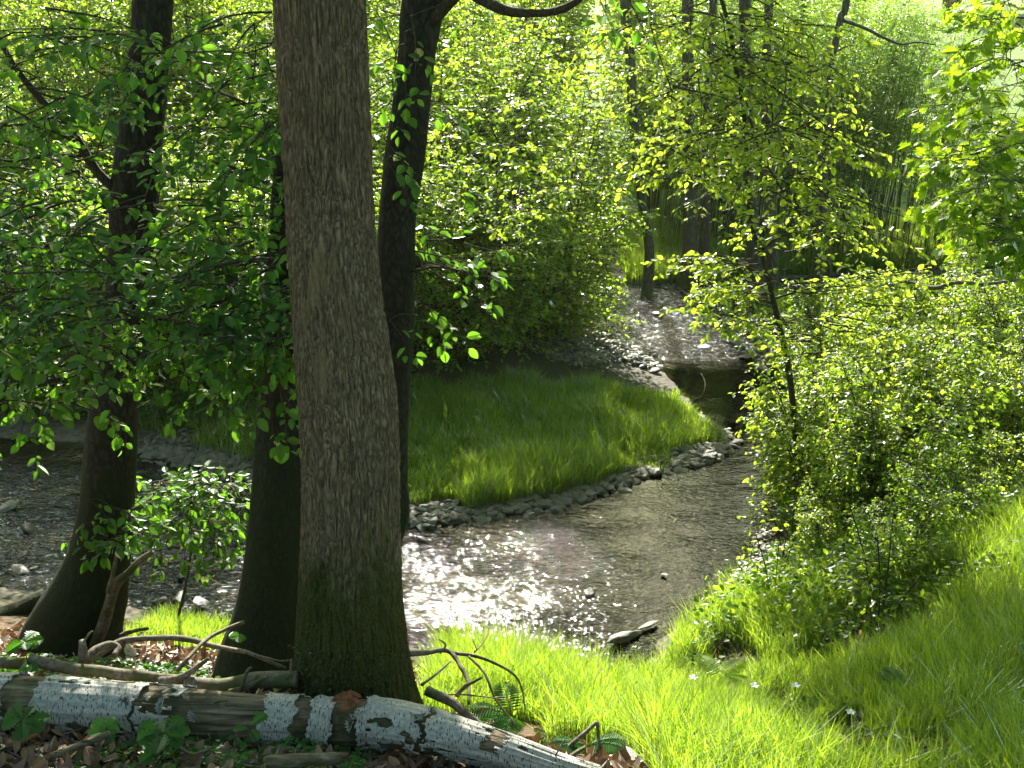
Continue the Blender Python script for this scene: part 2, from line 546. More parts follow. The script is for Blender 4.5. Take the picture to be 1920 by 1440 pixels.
# ------------------------------------------------------------------ plants: tubes, twigs and leaves
def frames(p):
    tn = np.gradient(p, axis=0); tn = nrm(tn)
    ref = np.array([0, 0, 1.]) if abs(tn[0][2]) < .9 else np.array([1., 0, 0])
    n = np.zeros_like(p); b = np.zeros_like(p)
    u = nrm(np.cross(ref, tn[0]))
    for i in range(len(p)):
        u = nrm(u - tn[i] * (u @ tn[i]))
        n[i] = u; b[i] = np.cross(tn[i], u)
    return tn, n, b


def tube(mb, pts, rad, sides=6, cap=True, rough=0.0, seed=0.0):
    p = np.asarray(pts, float); r = np.asarray(rad, float)
    if r.ndim == 0: r = np.full(len(p), float(r))
    tn, n, b = frames(p)
    a = np.arange(sides) * 2 * pi / sides
    ring = p[:, None] + (n[:, None] * np.cos(a)[None, :, None] + b[:, None] * np.sin(a)[None, :, None]) * r[:, None, None]
    if rough:
        nz = vnoise(ring * (0.35 / max(r.max(), .01)) + seed)
        ring = p[:, None] + (ring - p[:, None]) * (1 + rough * nz[..., None])
    k = len(p)
    ii = np.arange(k * sides).reshape(k, sides)
    jj = np.roll(ii, -1, 1)
    q = np.stack([ii[:-1], jj[:-1], jj[1:], ii[1:]], -1).reshape(-1, 4)
    v = ring.reshape(-1, 3)
    if cap:
        v = np.vstack([v, p[0], p[-1]])
        c0, c1 = k * sides, k * sides + 1
        t0 = np.stack([jj[0], ii[0], np.full(sides, c0)], -1)
        t1 = np.stack([ii[-1], jj[-1], np.full(sides, c1)], -1)
        mb.add(v, q, np.vstack([t0, t1]))
    else:
        mb.add(v, q)


def curve(pts, n):
    """smooth polyline through points (Catmull-Rom)"""
    p = np.asarray(pts, float)
    p = np.vstack([2 * p[0] - p[1], p, 2 * p[-1] - p[-2]])
    out_ = []
    segs = len(p) - 3
    for s in np.linspace(0, segs - 1e-6, n):
        i = int(s); f = s - i
        a, b_, c_, d_ = p[i], p[i + 1], p[i + 2], p[i + 3]
        out_.append(.5 * ((2 * b_) + (-a + c_) * f + (2 * a - 5 * b_ + 4 * c_ - d_) * f * f + (-a + 3 * b_ - 3 * c_ + d_) * f ** 3))
    return np.array(out_)


OVATE5 = ([0.0, 0.22, 0.5, 0.8, 1.0], [0.0, 0.40, 0.5, 0.30, 0.0])
OVATE4 = ([0.0, 0.3, 0.7, 1.0], [0.0, 0.5, 0.42, 0.0])
NARROW = ([0.0, 0.3, 0.7, 1.0], [0.0, 0.5, 0.4, 0.0])
OAK = ([0, .10, .20, .28, .36, .46, .53, .64, .72, .82, .90, 1.0], [0, .06, .20, .12, .34, .20, .48, .28, .50, .28, .32, 0.0])
MAPLE = ([0, -.05, .25, .20, .5, .45, .80, .66, 1.0], [0, .35, .30, .62, .45, .72, .42, .16, 0.0])


def add_leaves(mb, pos, d, up, L, wr=0.6, shape=OVATE4, fold=0.12, curl=0.12):
    """pos,d,up: (N,3); L: (N,) leaf lengths; wr: width / length"""
    n = len(pos)
    if n == 0: return
    d = nrm(d); s = nrm(np.cross(up, d)); u = np.cross(d, s)
    L = np.broadcast_to(np.asarray(L, float), (n,)); curl = np.broadcast_to(np.asarray(curl, float), (n,)); fold = np.broadcast_to(np.asarray(fold, float), (n,))
    ts, ws = shape
    k = len(ts)
    right, left = [], []
    for i in range(k):
        base = pos + d * (L * ts[i])[:, None] - u * (curl * L * ts[i] ** 2)[:, None]
        if i in (0, k - 1):
            right.append(base)
        else:
            off = s * (ws[i] * wr * L)[:, None]; h_ = u * (fold * ws[i] * L)[:, None]
            right.append(base + off + h_); left.append(base - off + h_)
    allv = np.stack(right + left, 1)             # N, k + k-2, 3
    per = 2 * k - 2
    f1 = list(range(k))
    f2 = [0, k - 1] + [k + i for i in range(k - 3, -1, -1)]
    base_i = (np.arange(n) * per)[:, None]
    mb.add(allv.reshape(-1, 3), base_i + np.array(f1)[::-1][None], base_i + np.array(f2)[::-1][None])


class Plant:
    def __init__(s, leaf=.07, wr=.6, shape=OVATE4, spacing=.7, tilt=.45, seed=1):
        s.r = np.random.default_rng(seed)
        s.wood = MB(); s.tw = []; s.nodes = []; s.auto = False; s.leaf, s.wr, s.shape, s.spacing, s.tilt = leaf, wr, shape, spacing, tilt

    def limb(s, pts, r0, r1, n=None, sides=6, rough=.12):
        pts = np.asarray(pts, float)
        n = n or max(4, len(pts) * 3)
        c = curve(pts, n) if len(pts) > 2 else np.linspace(pts[0], pts[-1], n)
        tube(s.wood, c, np.linspace(r0, r1, n), sides, rough=rough)
        s.nodes.append(c)
        return c

    def twig(s, p, d, l, up=(0, 0, 1)):
        s.tw.append((p, d, l, up))

    def spray(s, p, d, L, droop=.35, dens=1.0, r0=None, flat=1.0, wood=True):
        r = s.r
        d = nrm(d); n = 6
        pts = [np.asarray(p, float)]; cur = d.copy(); dirs = [cur]
        for i in range(n):
            cur = nrm(cur + np.array([0, 0, -droop / n]) + r.normal(0, .07, 3))
            pts.append(pts[-1] + cur * L / n); dirs.append(cur)
        pts = np.array(pts)
        if s.auto and s.nodes:
            al = np.concatenate(s.nodes); dn_ = np.linalg.norm(al - pts[0], axis=1); q0 = al[int(np.argmin(dn_))]; dm = float(dn_.min())
            if dm > .02:
                tube(s.wood, curve([q0, (q0 + pts[0]) / 2 + r.normal(0, .06 * dm, 3) + [0, 0, .08 * dm], pts[0]], 6), np.linspace(.003 + .0035 * min(dm, 1), .0032, 6), 4, cap=False)
            s.nodes.append(pts[1::2])
        if wood:
            tube(s.wood, pts, np.linspace(r0 or L * .009 + .001, .0012, n + 1), 4, cap=False)
        ns = max(3, int(L / .11 * dens))
        for i in range(ns):
            t_ = (i + .8) / (ns + .3)
            k = t_ * n; j = min(int(k), n - 1)
            q = pts[j] + (pts[j + 1] - pts[j]) * (k - j)
            ax = dirs[j]
            lat = nrm(np.cross(ax, np.array([0, 0, 1.]) + r.normal(0, .25 / flat, 3)))
            sd_ = 1 if i % 2 else -1
            dd = nrm(ax * .7 + lat * sd_ * .85 + np.array([0, 0, r.normal(-.05, .15)]))
            s.tw.append((q, dd, L * (.42 * (1 - t_) + .13) * r.uniform(.7, 1.2), (0, 0, 1)))
        s.tw.append((pts[-2], dirs[-1], L * .2, (0, 0, 1)))

    def finish(s, root, leafmat, woodmat, fold=.12, curl=.15, crown='crown', branches='branches', tilt_to=None, twigs=True, jit=1.0):
        r = s.r
        if s.tw:
            p = np.array([a[0] for a in s.tw]); d = nrm(np.array([a[1] for a in s.tw])); l = np.array([a[2] for a in s.tw]); up = nrm(np.array([a[3] for a in s.tw], float))
            if twigs:
                k = len(p); lat = nrm(np.cross(d, up + 1e-3)); u2 = np.cross(lat, d)
                rr = 0.0014 + l * .0016
                vs = []
                for tt, kr in ((0, 1.0), (1, .4)):
                    c0 = p + d * (l * tt)[:, None] - np.array([0, 0, 1]) * (l * tt * tt * .12)[:, None]
                    for a in (0, 2.1, 4.2):
                        vs.append(c0 + (lat * cos(a) + u2 * sin(a)) * (rr * kr)[:, None])
                vs = np.stack(vs, 1)
                bi = (np.arange(k) * 6)[:, None]
                s.wood.add(vs.reshape(-1, 3), bi + np.array([0, 1, 4, 3])[None], bi + np.array([1, 2, 5, 4])[None], bi + np.array([2, 0, 3, 5])[None])
            cnt = np.maximum(2, (l / (s.leaf * s.spacing)).astype(int) + 1)
            ti = np.repeat(np.arange(len(p)), cnt)
            first = np.cumsum(cnt) - cnt
            kk = np.arange(len(ti)) - first[ti]
            tt = (kk + .8) / cnt[ti]
            last = (kk == cnt[ti] - 1)
            dd, uu = d[ti], up[ti]
            q = p[ti] + dd * (l[ti] * tt)[:, None] - np.array([0, 0, 1]) * (l[ti] * tt * tt * .12)[:, None]
            lat = nrm(np.cross(dd, uu + 1e-3)) * np.where(kk % 2 == 0, 1, -1)[:, None]
            ld = dd * .55 + lat * np.where(last, .15, .9)[:, None] + r.normal(0, .28 * jit, (len(ti), 3)) + np.array([0, 0, -.18])
            un = uu + r.normal(0, s.tilt, (len(ti), 3))
            if tilt_to is not None: un = un + np.asarray(tilt_to)
            Ls = s.leaf * r.uniform(.45, 1.3, len(ti))
            cm = MB()
            add_leaves(cm, q, ld, un, Ls, s.wr, s.shape, fold, curl + r.uniform(-.1, .2, len(ti)))
            cm.build(crown, leafmat, root)
            s.nleaf = len(ti)
        if s.wood.n:
            s.wood.build(branches, woodmat, root, smooth=True)


def trunk_px(spec, extend=None):
    """spec: (u_left, u_right, v, y) rows -> centre points and radii; extend: extra (dx,dy,dz,r) rows from the first row upward"""
    pts, rs = [], []
    for uL, uR, v, y in spec:
        a, b = P(uL, v, y), P(uR, v, y)
        pts.append((a + b) / 2); rs.append(np.linalg.norm(b - a) / 2)
    if extend:
        for dx, dy, dz, r_ in extend:
            pts.insert(0, pts[0] + np.array([dx, dy, dz])); rs.insert(0, r_)
    if None not in rs:                                   # sink the foot into the soil
        b_ = pts[-1].copy(); b_[2] = min(gz(b_[0], b_[1]) - .12, b_[2] - .05); pts.append(b_); rs.append(rs[-1] * 1.08)
    return np.array(pts)[::-1], np.array(rs)[::-1]       # bottom first


def trunk(mb, pts, rs, n=60, sides=40, amp=.02, flare=.0, roots=5, ph=0., fis=0., fs=1.0, low=.06):
    c = curve(pts, n)
    kk = np.linspace(0, len(rs) - 1, n)
    r = np.interp(kk, np.arange(len(rs)), rs)
    tn, nn, bb = frames(c)
    a = np.arange(sides) * 2 * pi / sides
    s_len = np.concatenate([[0], np.cumsum(np.linalg.norm(np.diff(c, axis=0), axis=1))])
    R = r[:, None] * np.ones(sides)[None]
    fl = np.exp(-s_len / .22)[:, None]
    R = R * (1 + flare * fl * (.55 + .45 * np.cos(roots * a[None] + ph + .6 * np.sin(a[None] * 2))))
    cyl = np.stack([np.cos(a)[None] * np.ones(n)[:, None], np.sin(a)[None] * np.ones(n)[:, None], s_len[:, None] * np.ones(sides)[None]], -1)
    R = R * (1 + low * vnoise(cyl * [1.4, 1.4, 1.6] + ph))
    if fis:
        rr = float(np.mean(rs))
        q = cyl * [rr * 64 * fs, rr * 64 * fs, 5.5 * fs] + ph
        q[..., 0] += .8 * vnoise(cyl * [3, 3, 9]); q[..., 1] += .8 * vnoise(cyl * [3, 3, 9] + 40)
        f1 = np.abs(vnoise(q)); f2 = np.abs(vnoise(q * [2.1, 2.1, 2.3] + 17))
        R = R - fis * (np.clip(1 - f1 * 3.5, 0, 1) + .6 * np.clip(1 - f2 * 3, 0, 1)) + amp * .45 * vnoise(cyl * [rr * 190, rr * 190, 45])
    else:
        R = R + amp * r.mean() * vnoise(cyl * [3, 3, 5])
    v = c[:, None] + (nn[:, None] * np.cos(a)[None, :, None] + bb[:, None] * np.sin(a)[None, :, None]) * R[..., None]
    ii = np.arange(n * sides).reshape(n, sides); jj = np.roll(ii, -1, 1)
    mb.add(v.reshape(-1, 3), np.stack([ii[:-1], jj[:-1], jj[1:], ii[1:]], -1).reshape(-1, 4))
    return c


def high_crown(pl, top, cx, cy_, z0, z1, rx, ry, nb, L=1.0, seed=0):
    """the unseen part of a crown above the picture, placed to shape sun and shade below: limbs from the trunk top, sprays along them"""
    r = pl.r
    for i in range(nb):
        a = r.uniform(0, 2 * pi); q = r.uniform(.15, 1) ** .5
        e = np.array([cx + rx * q * cos(a), cy_ + ry * q * sin(a), r.uniform(z0, z1)])
        st = top + np.array([0, 0, r.uniform(-.3, 1.2)])
        mid = (st + e) / 2 + np.array([0, 0, .5])
        c_ = pl.limb([st, mid, e], .03, .008, n=7, sides=5)
        for j in range(3):
            b = r.uniform(0, 2 * pi)
            pl.spray(c_[3 + j], (cos(b), sin(b), r.normal(0, .15)), L * r.uniform(.7, 1.2), droop=.15)


# ================================================================== THE TREES IN FRONT
# --- big oak
oak_pts, oak_r = trunk_px([(512, 683, 0, 4.75), (522, 690, 150, 4.68), (533, 697, 350, 4.6), (540, 708, 500, 4.5), (552, 728, 640, 4.42), (562, 745, 760, 4.35), (568, 750, 900, 4.28), (566, 752, 1020, 4.22),
                           (560, 756, 1120, 4.16), (553, 768, 1220, 4.12), (545, 782, 1290, 4.1), (530, 800, 1350, 4.08)], [(-.02, .2, 1.3, .165), (-.05, .2, 1.5, .14)])
ob = oak_pts[0].copy(); ob[2] += .1
oak = thing('oak_tree', 'thick oak trunk with deeply fissured grey brown bark and mossy foot', 'tree', ob)
mb = MB(); oc_ = trunk(mb, oak_pts, oak_r, n=900, sides=300, amp=.008, flare=.10, roots=5, ph=1.3, fis=.012, fs=1.0, low=.035)
mb.build('trunk', M['bark_oak'], oak, smooth=True)
pl = Plant(.085, .55, OVATE4, .6, .5, 3)
high_crown(pl, oc_[-1], -1.0, 8.6, 5.6, 7.8, 2.6, 2.2, 60, 1.0)
pl.finish(oak, M['leaf_shade'], M['bark_oak'], branches='limbs')

mb = MB(); r = np.random.default_rng(5)
n_ = 5200; aa = r.uniform(0, 2 * pi, n_); hh = r.uniform(0, 1, n_) ** 2 * .42
bx, by = oak_pts[1][0], oak_pts[1][1]
rad = np.interp(hh, [0, .1, .3, .5], [.30, .255, .225, .205]) + r.normal(0, .012, n_)
px_ = bx + np.cos(aa) * rad + .06 * np.clip(np.cos(aa), 0, 1) * (hh < .12); py_ = by + np.sin(aa) * rad
add_leaves(mb, np.stack([px_, py_, ground(px_, py_) + hh + .04], -1), np.stack([np.cos(aa), np.sin(aa), r.normal(-.4, .5, n_)], -1), np.stack([np.cos(aa), np.sin(aa), 1 + 0 * aa], -1) + r.normal(0, .4, (n_, 3)), r.uniform(.008, .022, n_), .5, OVATE4)
mb.build('moss', M['moss_leaf'], oak)

# --- left beech
t1_pts, t1_r = trunk_px([(250, 322, 0, 6.5), (240, 314, 120, 6.5), (228, 306, 230, 6.45), (210, 298, 350, 6.4), (204, 287, 470, 6.4), (196, 275, 600, 6.35), (172, 258, 750, 6.3), (160, 252, 850, 6.3), (150, 248, 950, 6.3), (130, 242, 1040, 6.28), (98, 236, 1110, 6.25), (70, 225, 1165, 6.22), (50, 225, 1210, 6.2)],
                        [(.1, .1, 1.2, .12), (.1, .1, 1.4, .1)])
beech1 = thing('beech_tree', 'dark beech with leaning trunk and long leafy low branches at the left bank', 'tree', t1_pts[0] + [0, 0, .15])
mb = MB(); tc1 = trunk(mb, t1_pts, t1_r, n=120, sides=64, amp=.03, flare=.28, roots=4, ph=.4, low=.05)
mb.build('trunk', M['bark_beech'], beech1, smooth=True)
pl = Plant(.062, .62, OVATE5, .55, .42, 8)
pl.nodes.append(tc1[20:]); pl.auto = True
pl.limb([P(215, 352, 6.35), P(180, 320, 6.3), P(130, 240, 6.2), P(80, 190, 6.1), P(25, 120, 6.0), P(-30, 20, 5.9)], .032, .012, 16, 8)
pl.limb([P(160, 280, 6.25), P(120, 255, 6.1), P(60, 235, 5.9), P(-20, 238, 5.8)], .012, .006, 12, 6)
pl.limb([P(150, 293, 6.25), P(90, 290, 6.1), P(30, 302, 6.0), P(-20, 296, 5.9)], .012, .006, 12, 6)
pl.limb([P(212, 385, 6.3), P(150, 375, 6.1), P(90, 390, 5.9), P(0, 440, 5.6)], .014, .005, 12, 6)
pl.limb([P(295, 155, 6.4), P(350, 150, 6.2), P(430, 180, 5.9), P(510, 215, 5.7)], .011, .004, 12, 6)
pl.limb([P(280, 390, 6.4), P(330, 400, 6.1), P(420, 375, 5.8), P(520, 400, 5.6)], .012, .004, 12, 6)
pl.limb([P(250, 560, 6.3), P(330, 560, 5.9), P(430, 590, 5.6), P(520, 640, 5.4)], .012, .004, 12, 6)
pl.limb([P(190, 560, 6.3), P(120, 580, 5.9), P(60, 650, 5.6), P(20, 760, 5.4)], .012, .004, 12, 6)
r = pl.r
# leafy sprays: start u, v, depth, heading in the picture (du, dv), length
rows = [(30, 120, 5.6), (130, 60, 5.7), (90, 200, 5.6), (200, 130, 5.5), (330, 90, 5.5), (420, 60, 5.6), (480, 170, 5.6), (300, 120, 5.3), (240, 170, 5.4), (420, 130, 5.7),
        (60, 350, 5.5), (20, 420, 5.4), (120, 400, 5.2), (230, 300, 5.5), (150, 470, 5.1), (60, 480, 5.2), (260, 420, 5.1), (330, 420, 5.2), (400, 400, 5.3), (480, 420, 5.4),
        (420, 480, 5.1), (330, 520, 4.9), (230, 520, 4.9), (130, 540, 4.9), (40, 560, 5.0), (500, 530, 5.0), (380, 590, 4.9), (280, 590, 4.8), (180, 600, 4.8), (80, 620, 4.9),
        (490, 620, 5.0), (210, 660, 4.7), (120, 680, 4.8), (30, 700, 4.9), (440, 660, 4.9), (530, 580, 5.1), (-20, 620, 5.0), (-20, 500, 5.2), (520, 300, 5.5), (440, 300, 5.7), (360, 260, 5.6)]
for (u, v, yy) in rows:
    for k in range(6):
        uu, vv = u + r.normal(0, 40), v + r.normal(0, 30)
        if abs(uu - np.interp(vv, [0, 230, 470, 750], [286, 266, 246, 215])) < 62 and r.uniform() < .72: continue
        st = P(uu, vv, yy + r.normal(0, .2))
        az = r.uniform(0, 2 * pi)
        pl.spray(st - np.array([cos(az), sin(az) * .6, 0]) * .22, (cos(az), sin(az) * .7 - .15, r.normal(-.05, .15)), r.uniform(.38, .65), droop=.5, dens=1.0)
for (u, v, yy, dx, L) in [(20, 700, 4.9, -.2, .5), (60, 760, 5.0, .1, .4), (170, 700, 4.8, .3, .45), (480, 660, 4.9, .3, .55), (420, 660, 4.9, .1, .45), (500, 700, 5.0, .2, .4)]:
    pl.spray(P(u, v - 30, yy), (dx, -.1, -.6), L, droop=.6, dens=.7)
pl.auto = False
high_crown(pl, tc1[-1], -4.0, 9.2, 5.6, 8.0, 3.0, 2.6, 70, 1.0)
pl.finish(beech1, M['leaf_shade'], M['twig'], tilt_to=(0, -.55, .1))
# dead side stem growing from its foot
mb = MB(); tube(mb, curve([P(178, 1215, 6.0), P(196, 1165, 6.0), P(215, 1100, 5.95), (P(240, 1075, 5.9)), P(262, 1052, 5.85), P(286, 1035, 5.8)], 18), np.linspace(.045, .014, 18), 14, rough=.25)
tube(mb, curve([P(205, 1110, 5.85), P(215, 1060, 5.85), P(222, 1020, 5.85)], 8), np.linspace(.018, .006, 8), 8, rough=.3)
mb.build('dead_stem', M['branch'], beech1, smooth=True)
for k, (a, b, c_) in enumerate([((90, 1150), (30, 1150), (-60, 1160)), ((150, 1185), (190, 1205), (230, 1225)), ((110, 1170), (120, 1215), (140, 1250))]):
    mb = MB(); q = [G(*a), G(*b), G(*c_)]
    tube(mb, curve([q[0] + [0, 0, .1], q[1] + [0, 0, .02], q[2] + [0, 0, -.04]], 14), np.linspace(.11, .03, 14), 12, rough=.2)
    mb.build('root', M['bark_beech'], beech1, smooth=True)

# --- beech behind the oak
t2_pts, t2_r = trunk_px([(560, 660, -60, 5.9), (535, 640, 150, 5.85), (512, 605, 330, 5.8), (498, 598, 550, 5.72), (490, 596, 700, 5.7), (482, 594, 820, 5.65), (467, 592, 960, 5.6), (452, 592, 1090, 5.55), (436, 594, 1170, 5.5), (415, 600, 1235, 5.45), (400, 610, 1290, 5.4)],
                        [(.05, .1, 1.2, .13)])
beech2 = thing('beech_tree', 'dark mossy beech trunk close behind the left edge of the oak', 'tree', t2_pts[0] + [0, 0, .15])
mb = MB(); tc2 = trunk(mb, t2_pts, t2_r, n=110, sides=64, amp=.03, flare=.25, roots=5, ph=2.4, low=.04)
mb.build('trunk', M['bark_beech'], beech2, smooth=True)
pl = Plant(.078, .62, OVATE5, .62, .42, 12)
r = pl.r
pl.nodes.append(tc2[20:]); pl.auto = True
pl.limb([P(520, 560, 5.7), P(500, 560, 5.3), P(470, 560, 5.1), P(430, 580, 4.9)], .014, .005, 10, 6)
for (u, v, yy) in [(490, 470, 5.2), (450, 520, 5.0), (520, 560, 5.0), (540, 480, 5.1), (470, 590, 4.9), (530, 620, 5.0), (500, 350, 5.4), (520, 220, 5.4)]:
    for k in range(3):
        az = r.uniform(pi * .7, pi * 1.6)
        pl.spray(P(u + r.normal(0, 22), v + r.normal(0, 22), yy), (cos(az), sin(az) * .7, -.1), r.uniform(.3, .5), droop=.6)
for (u, v, yy, dx, L) in [(515, 640, 4.9, .05, .5), (545, 600, 4.9, .1, .45), (500, 640, 4.9, .25, .62)]:
    pl.spray(P(u, v, yy), (dx, -.05, -.8), L, droop=.4, dens=.45)
pl.auto = False
high_crown(pl, tc2[-1], -2.2, 10.0, 5.6, 7.6, 2.2, 2.2, 40, 1.0)
pl.finish(beech2, M['leaf_shade'], M['twig'], tilt_to=(0, -.55, .1))

# --- leaning beech to the right of the oak
t3_pts, t3_r = trunk_px([(754, 838, -20, 7.0), (746, 818, 90, 6.95), (733, 806, 200, 6.9), (720, 796, 300, 6.85), (710, 780, 400, 6.8), (706, 776, 500, 6.75), (708, 775, 600, 6.7), (706, 770, 700, 6.65), (700, 766, 800, 6.6), (694, 765, 900, 6.55), (684, 768, 960, 6.5), (672, 750, 1020, 6.45), (660, 740, 1100, 6.4), (650, 740, 1180, 6.3)],
                        [(.25, .2, 1.3, .12), (.2, .2, 1.3, .1)])
beech3 = thing('beech_tree', 'slender beech leaning right just behind the right edge of the oak', 'tree', t3_pts[0] + [0, 0, .15])
mb = MB(); tc3 = trunk(mb, t3_pts, t3_r, n=110, sides=56, amp=.03, flare=.2, roots=4, ph=3.4, low=.06)
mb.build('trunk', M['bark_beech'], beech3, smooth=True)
pl = Plant(.075, .62, OVATE5, .62, .42, 13)
r = pl.r
pl.nodes.append(tc3[20:]); pl.auto = True
pl.limb([P(812, 40, 6.9), P(838, 8, 6.85), P(870, -18, 6.8), P(905, 0, 6.7), P(950, 20, 6.6), P(1000, 25, 6.5), P(1045, 20, 6.4), P(1090, -4, 6.3), P(1140, -60, 6.2)], .040, .016, 30, 10)
pl.limb([P(770, 510, 6.7), P(820, 500, 6.5), P(880, 510, 6.3)], .010, .004, 8, 6)
for (u, v, yy, dx, dz, L) in [(775, 470, 6.6, .9, -.1, .6), (790, 500, 6.5, .9, -.25, .5), (775, 560, 6.5, .9, -.5, .45), (800, 450, 6.5, 1, .05, .5), (780, 580, 6.5, .6, -.9, .3), (730, 600, 6.3, .5, -.6, .3), (800, 490, 6.3, 1, -.1, .45),
                              (770, 30, 6.4, .2, -1, .45), (760, 60, 6.4, .0, -1, .4), (745, 90, 6.4, -.2, -1, .35), (735, 150, 6.3, .1, -1, .3), (720, 260, 6.3, .5, -.6, .3), (725, 300, 6.2, .5, -.8, .3), (780, 200, 6.5, .8, -.2, .3), (800, 340, 6.5, .9, -.2, .35), (1140, -40, 6.2, -.1, -1, .3), (1120, -20, 6.2, .3, -1, .25), (1170, -30, 6.2, .3, -.8, .35)]:
    pl.spray(P(u, v, yy), (dx, -.2, dz), L, droop=.4, dens=.55)
for k in range(16):
    pl.spray(P(r.uniform(690, 760), r.uniform(0, 480), r.uniform(7.0, 7.6)), (r.normal(-.3, .7), r.normal(0, .5), -.2), r.uniform(.3, .5), droop=.4)
pl.auto = False
high_crown(pl, tc3[-1], 1.2, 7.4, 5.7, 7.2, 1.2, 1.2, 14, .9)
pl.finish(beech3, M['leaf_shade'], M['twig'], tilt_to=(0, -.4, .1))


# ================================================================== ALDERS ACROSS THE WATER
def pole_tree(label, spec, seed, ext=5.5, blobs=(), limbs=(), leaf=.06, mat_l='leaf_far', hc=(0, 1.0, 5), group='tall thin trunks across the stream'):
    pts, rs = trunk_px(spec, [(0, .1, ext / 2, None), (0, .1, ext / 2, None)])
    rs = np.array([x if x is not None else 0 for x in rs], float); m_ = rs > 0; rs[~m_] = rs[m_][-1] * .8
    q = pts[0].copy(); q[2] = gz(q[0], q[1]) - .05
    pts = np.vstack([q, pts]); rs = np.concatenate([[rs[0] * 1.25], rs])
    o = thing('alder_tree', label, 'tree', q, group)
    mb = MB(); c_ = trunk(mb, pts, rs, n=50, sides=16, amp=.03, flare=.3, ph=seed, low=.05)
    mb.build('trunk', M['bark_grey'], o, smooth=True)
    pl = Plant(leaf, .7, OVATE4, .9, .5, seed); pl.nodes.append(c_); pl.auto = True
    for l_ in limbs:
        pl.limb([P(*a) for a in l_[0]], l_[1], l_[2], 14, 6)
    for (u, v, y, su, sv, n) in blobs:
        for k in range(n):
            c0 = P(u + pl.r.normal(0, su), v + pl.r.normal(0, sv), y + pl.r.normal(0, .4))
            a = pl.r.uniform(0, 2 * pi)
            pl.spray(c0, (cos(a), sin(a), .05), pl.r.uniform(.4, .8), droop=.4, dens=.8)
    pl.auto = False
    high_crown(pl, c_[-1], c_[-1][0] + hc[0], c_[-1][1] - .5, 8.4, 10.5, hc[1], hc[1], hc[2], .9)
    pl.finish(o, M[mat_l], M['bark_grey'])
    return o


pole_tree('grey leaning alder trunk rising out of the bushes above the gravel bar', [(1163, 1183, -10, 18.5), (1171, 1190, 100, 18.5), (1177, 1196, 200, 18.4), (1186, 1203, 300, 18.3), (1198, 1215, 400, 18.3), (1208, 1227, 470, 18.2)], 21, hc=(0, 1.0, 5))
pole_tree('straight dark alder trunk on the far bank left of a thinner trunk', [(1279, 1301, -10, 18.8), (1280, 1303, 200, 18.8), (1280, 1305, 400, 18.8), (1277, 1309, 490, 18.8)], 22, hc=(0, 1.0, 5))
pole_tree('thin dark alder trunk just right of the straight dark one', [(1320, 1336, 180, 19.0), (1314, 1334, 330, 19.0), (1308, 1330, 480, 19.0)], 23)
pole_tree('olive brown alder trunk standing at the water with a long reflection', [(1386, 1408, -10, 17.2), (1389, 1412, 200, 17.2), (1396, 1422, 400, 17.2), (1404, 1436, 570, 17.2)], 24, blobs=((1330, 250, 16.5, 60, 90, 22), (1250, 120, 16.5, 60, 60, 16), (1450, 200, 16.5, 60, 90, 16)), hc=(0, 1.0, 5))
pole_tree('second olive alder trunk beside the one at the water', [(1428, 1446, 100, 17.9), (1432, 1452, 300, 17.9), (1438, 1462, 560, 17.7)], 25)
pole_tree('slim dark tree forking with one bare branch over the thicket', [(1583, 1596, -20, 16.8), (1570, 1583, 30, 16.8), (1560, 1573, 80, 16.8), (1551, 1563, 130, 16.8), (1540, 1554, 300, 16.8), (1530, 1546, 450, 16.8)], 26,
          limbs=(([(1582, 38, 16.8), (1620, 52, 16.6), (1660, 72, 16.4), (1690, 83, 16.3), (1720, 79, 16.2), (1752, 84, 16.1)], .030, .008), ([(1570, 95, 16.8), (1585, 88, 16.7), (1602, 82, 16.6)], .015, .006)))
pole_tree('short visible stretch of dark trunk above the thicket', [(1503, 1518, -20, 23), (1501, 1517, 100, 23), (1495, 1513, 300, 23)], 27)

# ================================================================== YOUNG BEECH WITH LIT SPRAYS OVER THE RIGHT BANK
sx0 = [(1345, -40, 9.4), (1356, 10, 9.4), (1370, 60, 9.4), (1378, 120, 9.5), (1390, 180, 9.5), (1398, 250, 9.6), (1402, 350, 9.6), (1412, 430, 9.7), (1432, 490, 9.8), (1456, 590, 9.9), (1480, 700, 10.0), (1496, 860, 10.2)]
base = G(1500, 880)
yb = thing('young_beech', 'young beech with thin dark stem and sunlit hanging sprays over the stream', 'tree', base)
mb = MB(); pts = [P(*a) for a in sx0][::-1]; pts = [base] + pts + [pts[-1] + [-.1, 0, .8], pts[-1] + [-.15, -.1, 1.6]]
tube(mb, curve(pts, 70), np.interp(np.linspace(0, 1, 70), [0, .3, 1], [.038, .022, .015]), 12, rough=.1)
mb.build('trunk', M['twig'], yb, smooth=True)
pl = Plant(.058, .62, OVATE5, .62, .5, 31); r = pl.r; pl.nodes.append(curve(pts, 70)); pl.auto = True
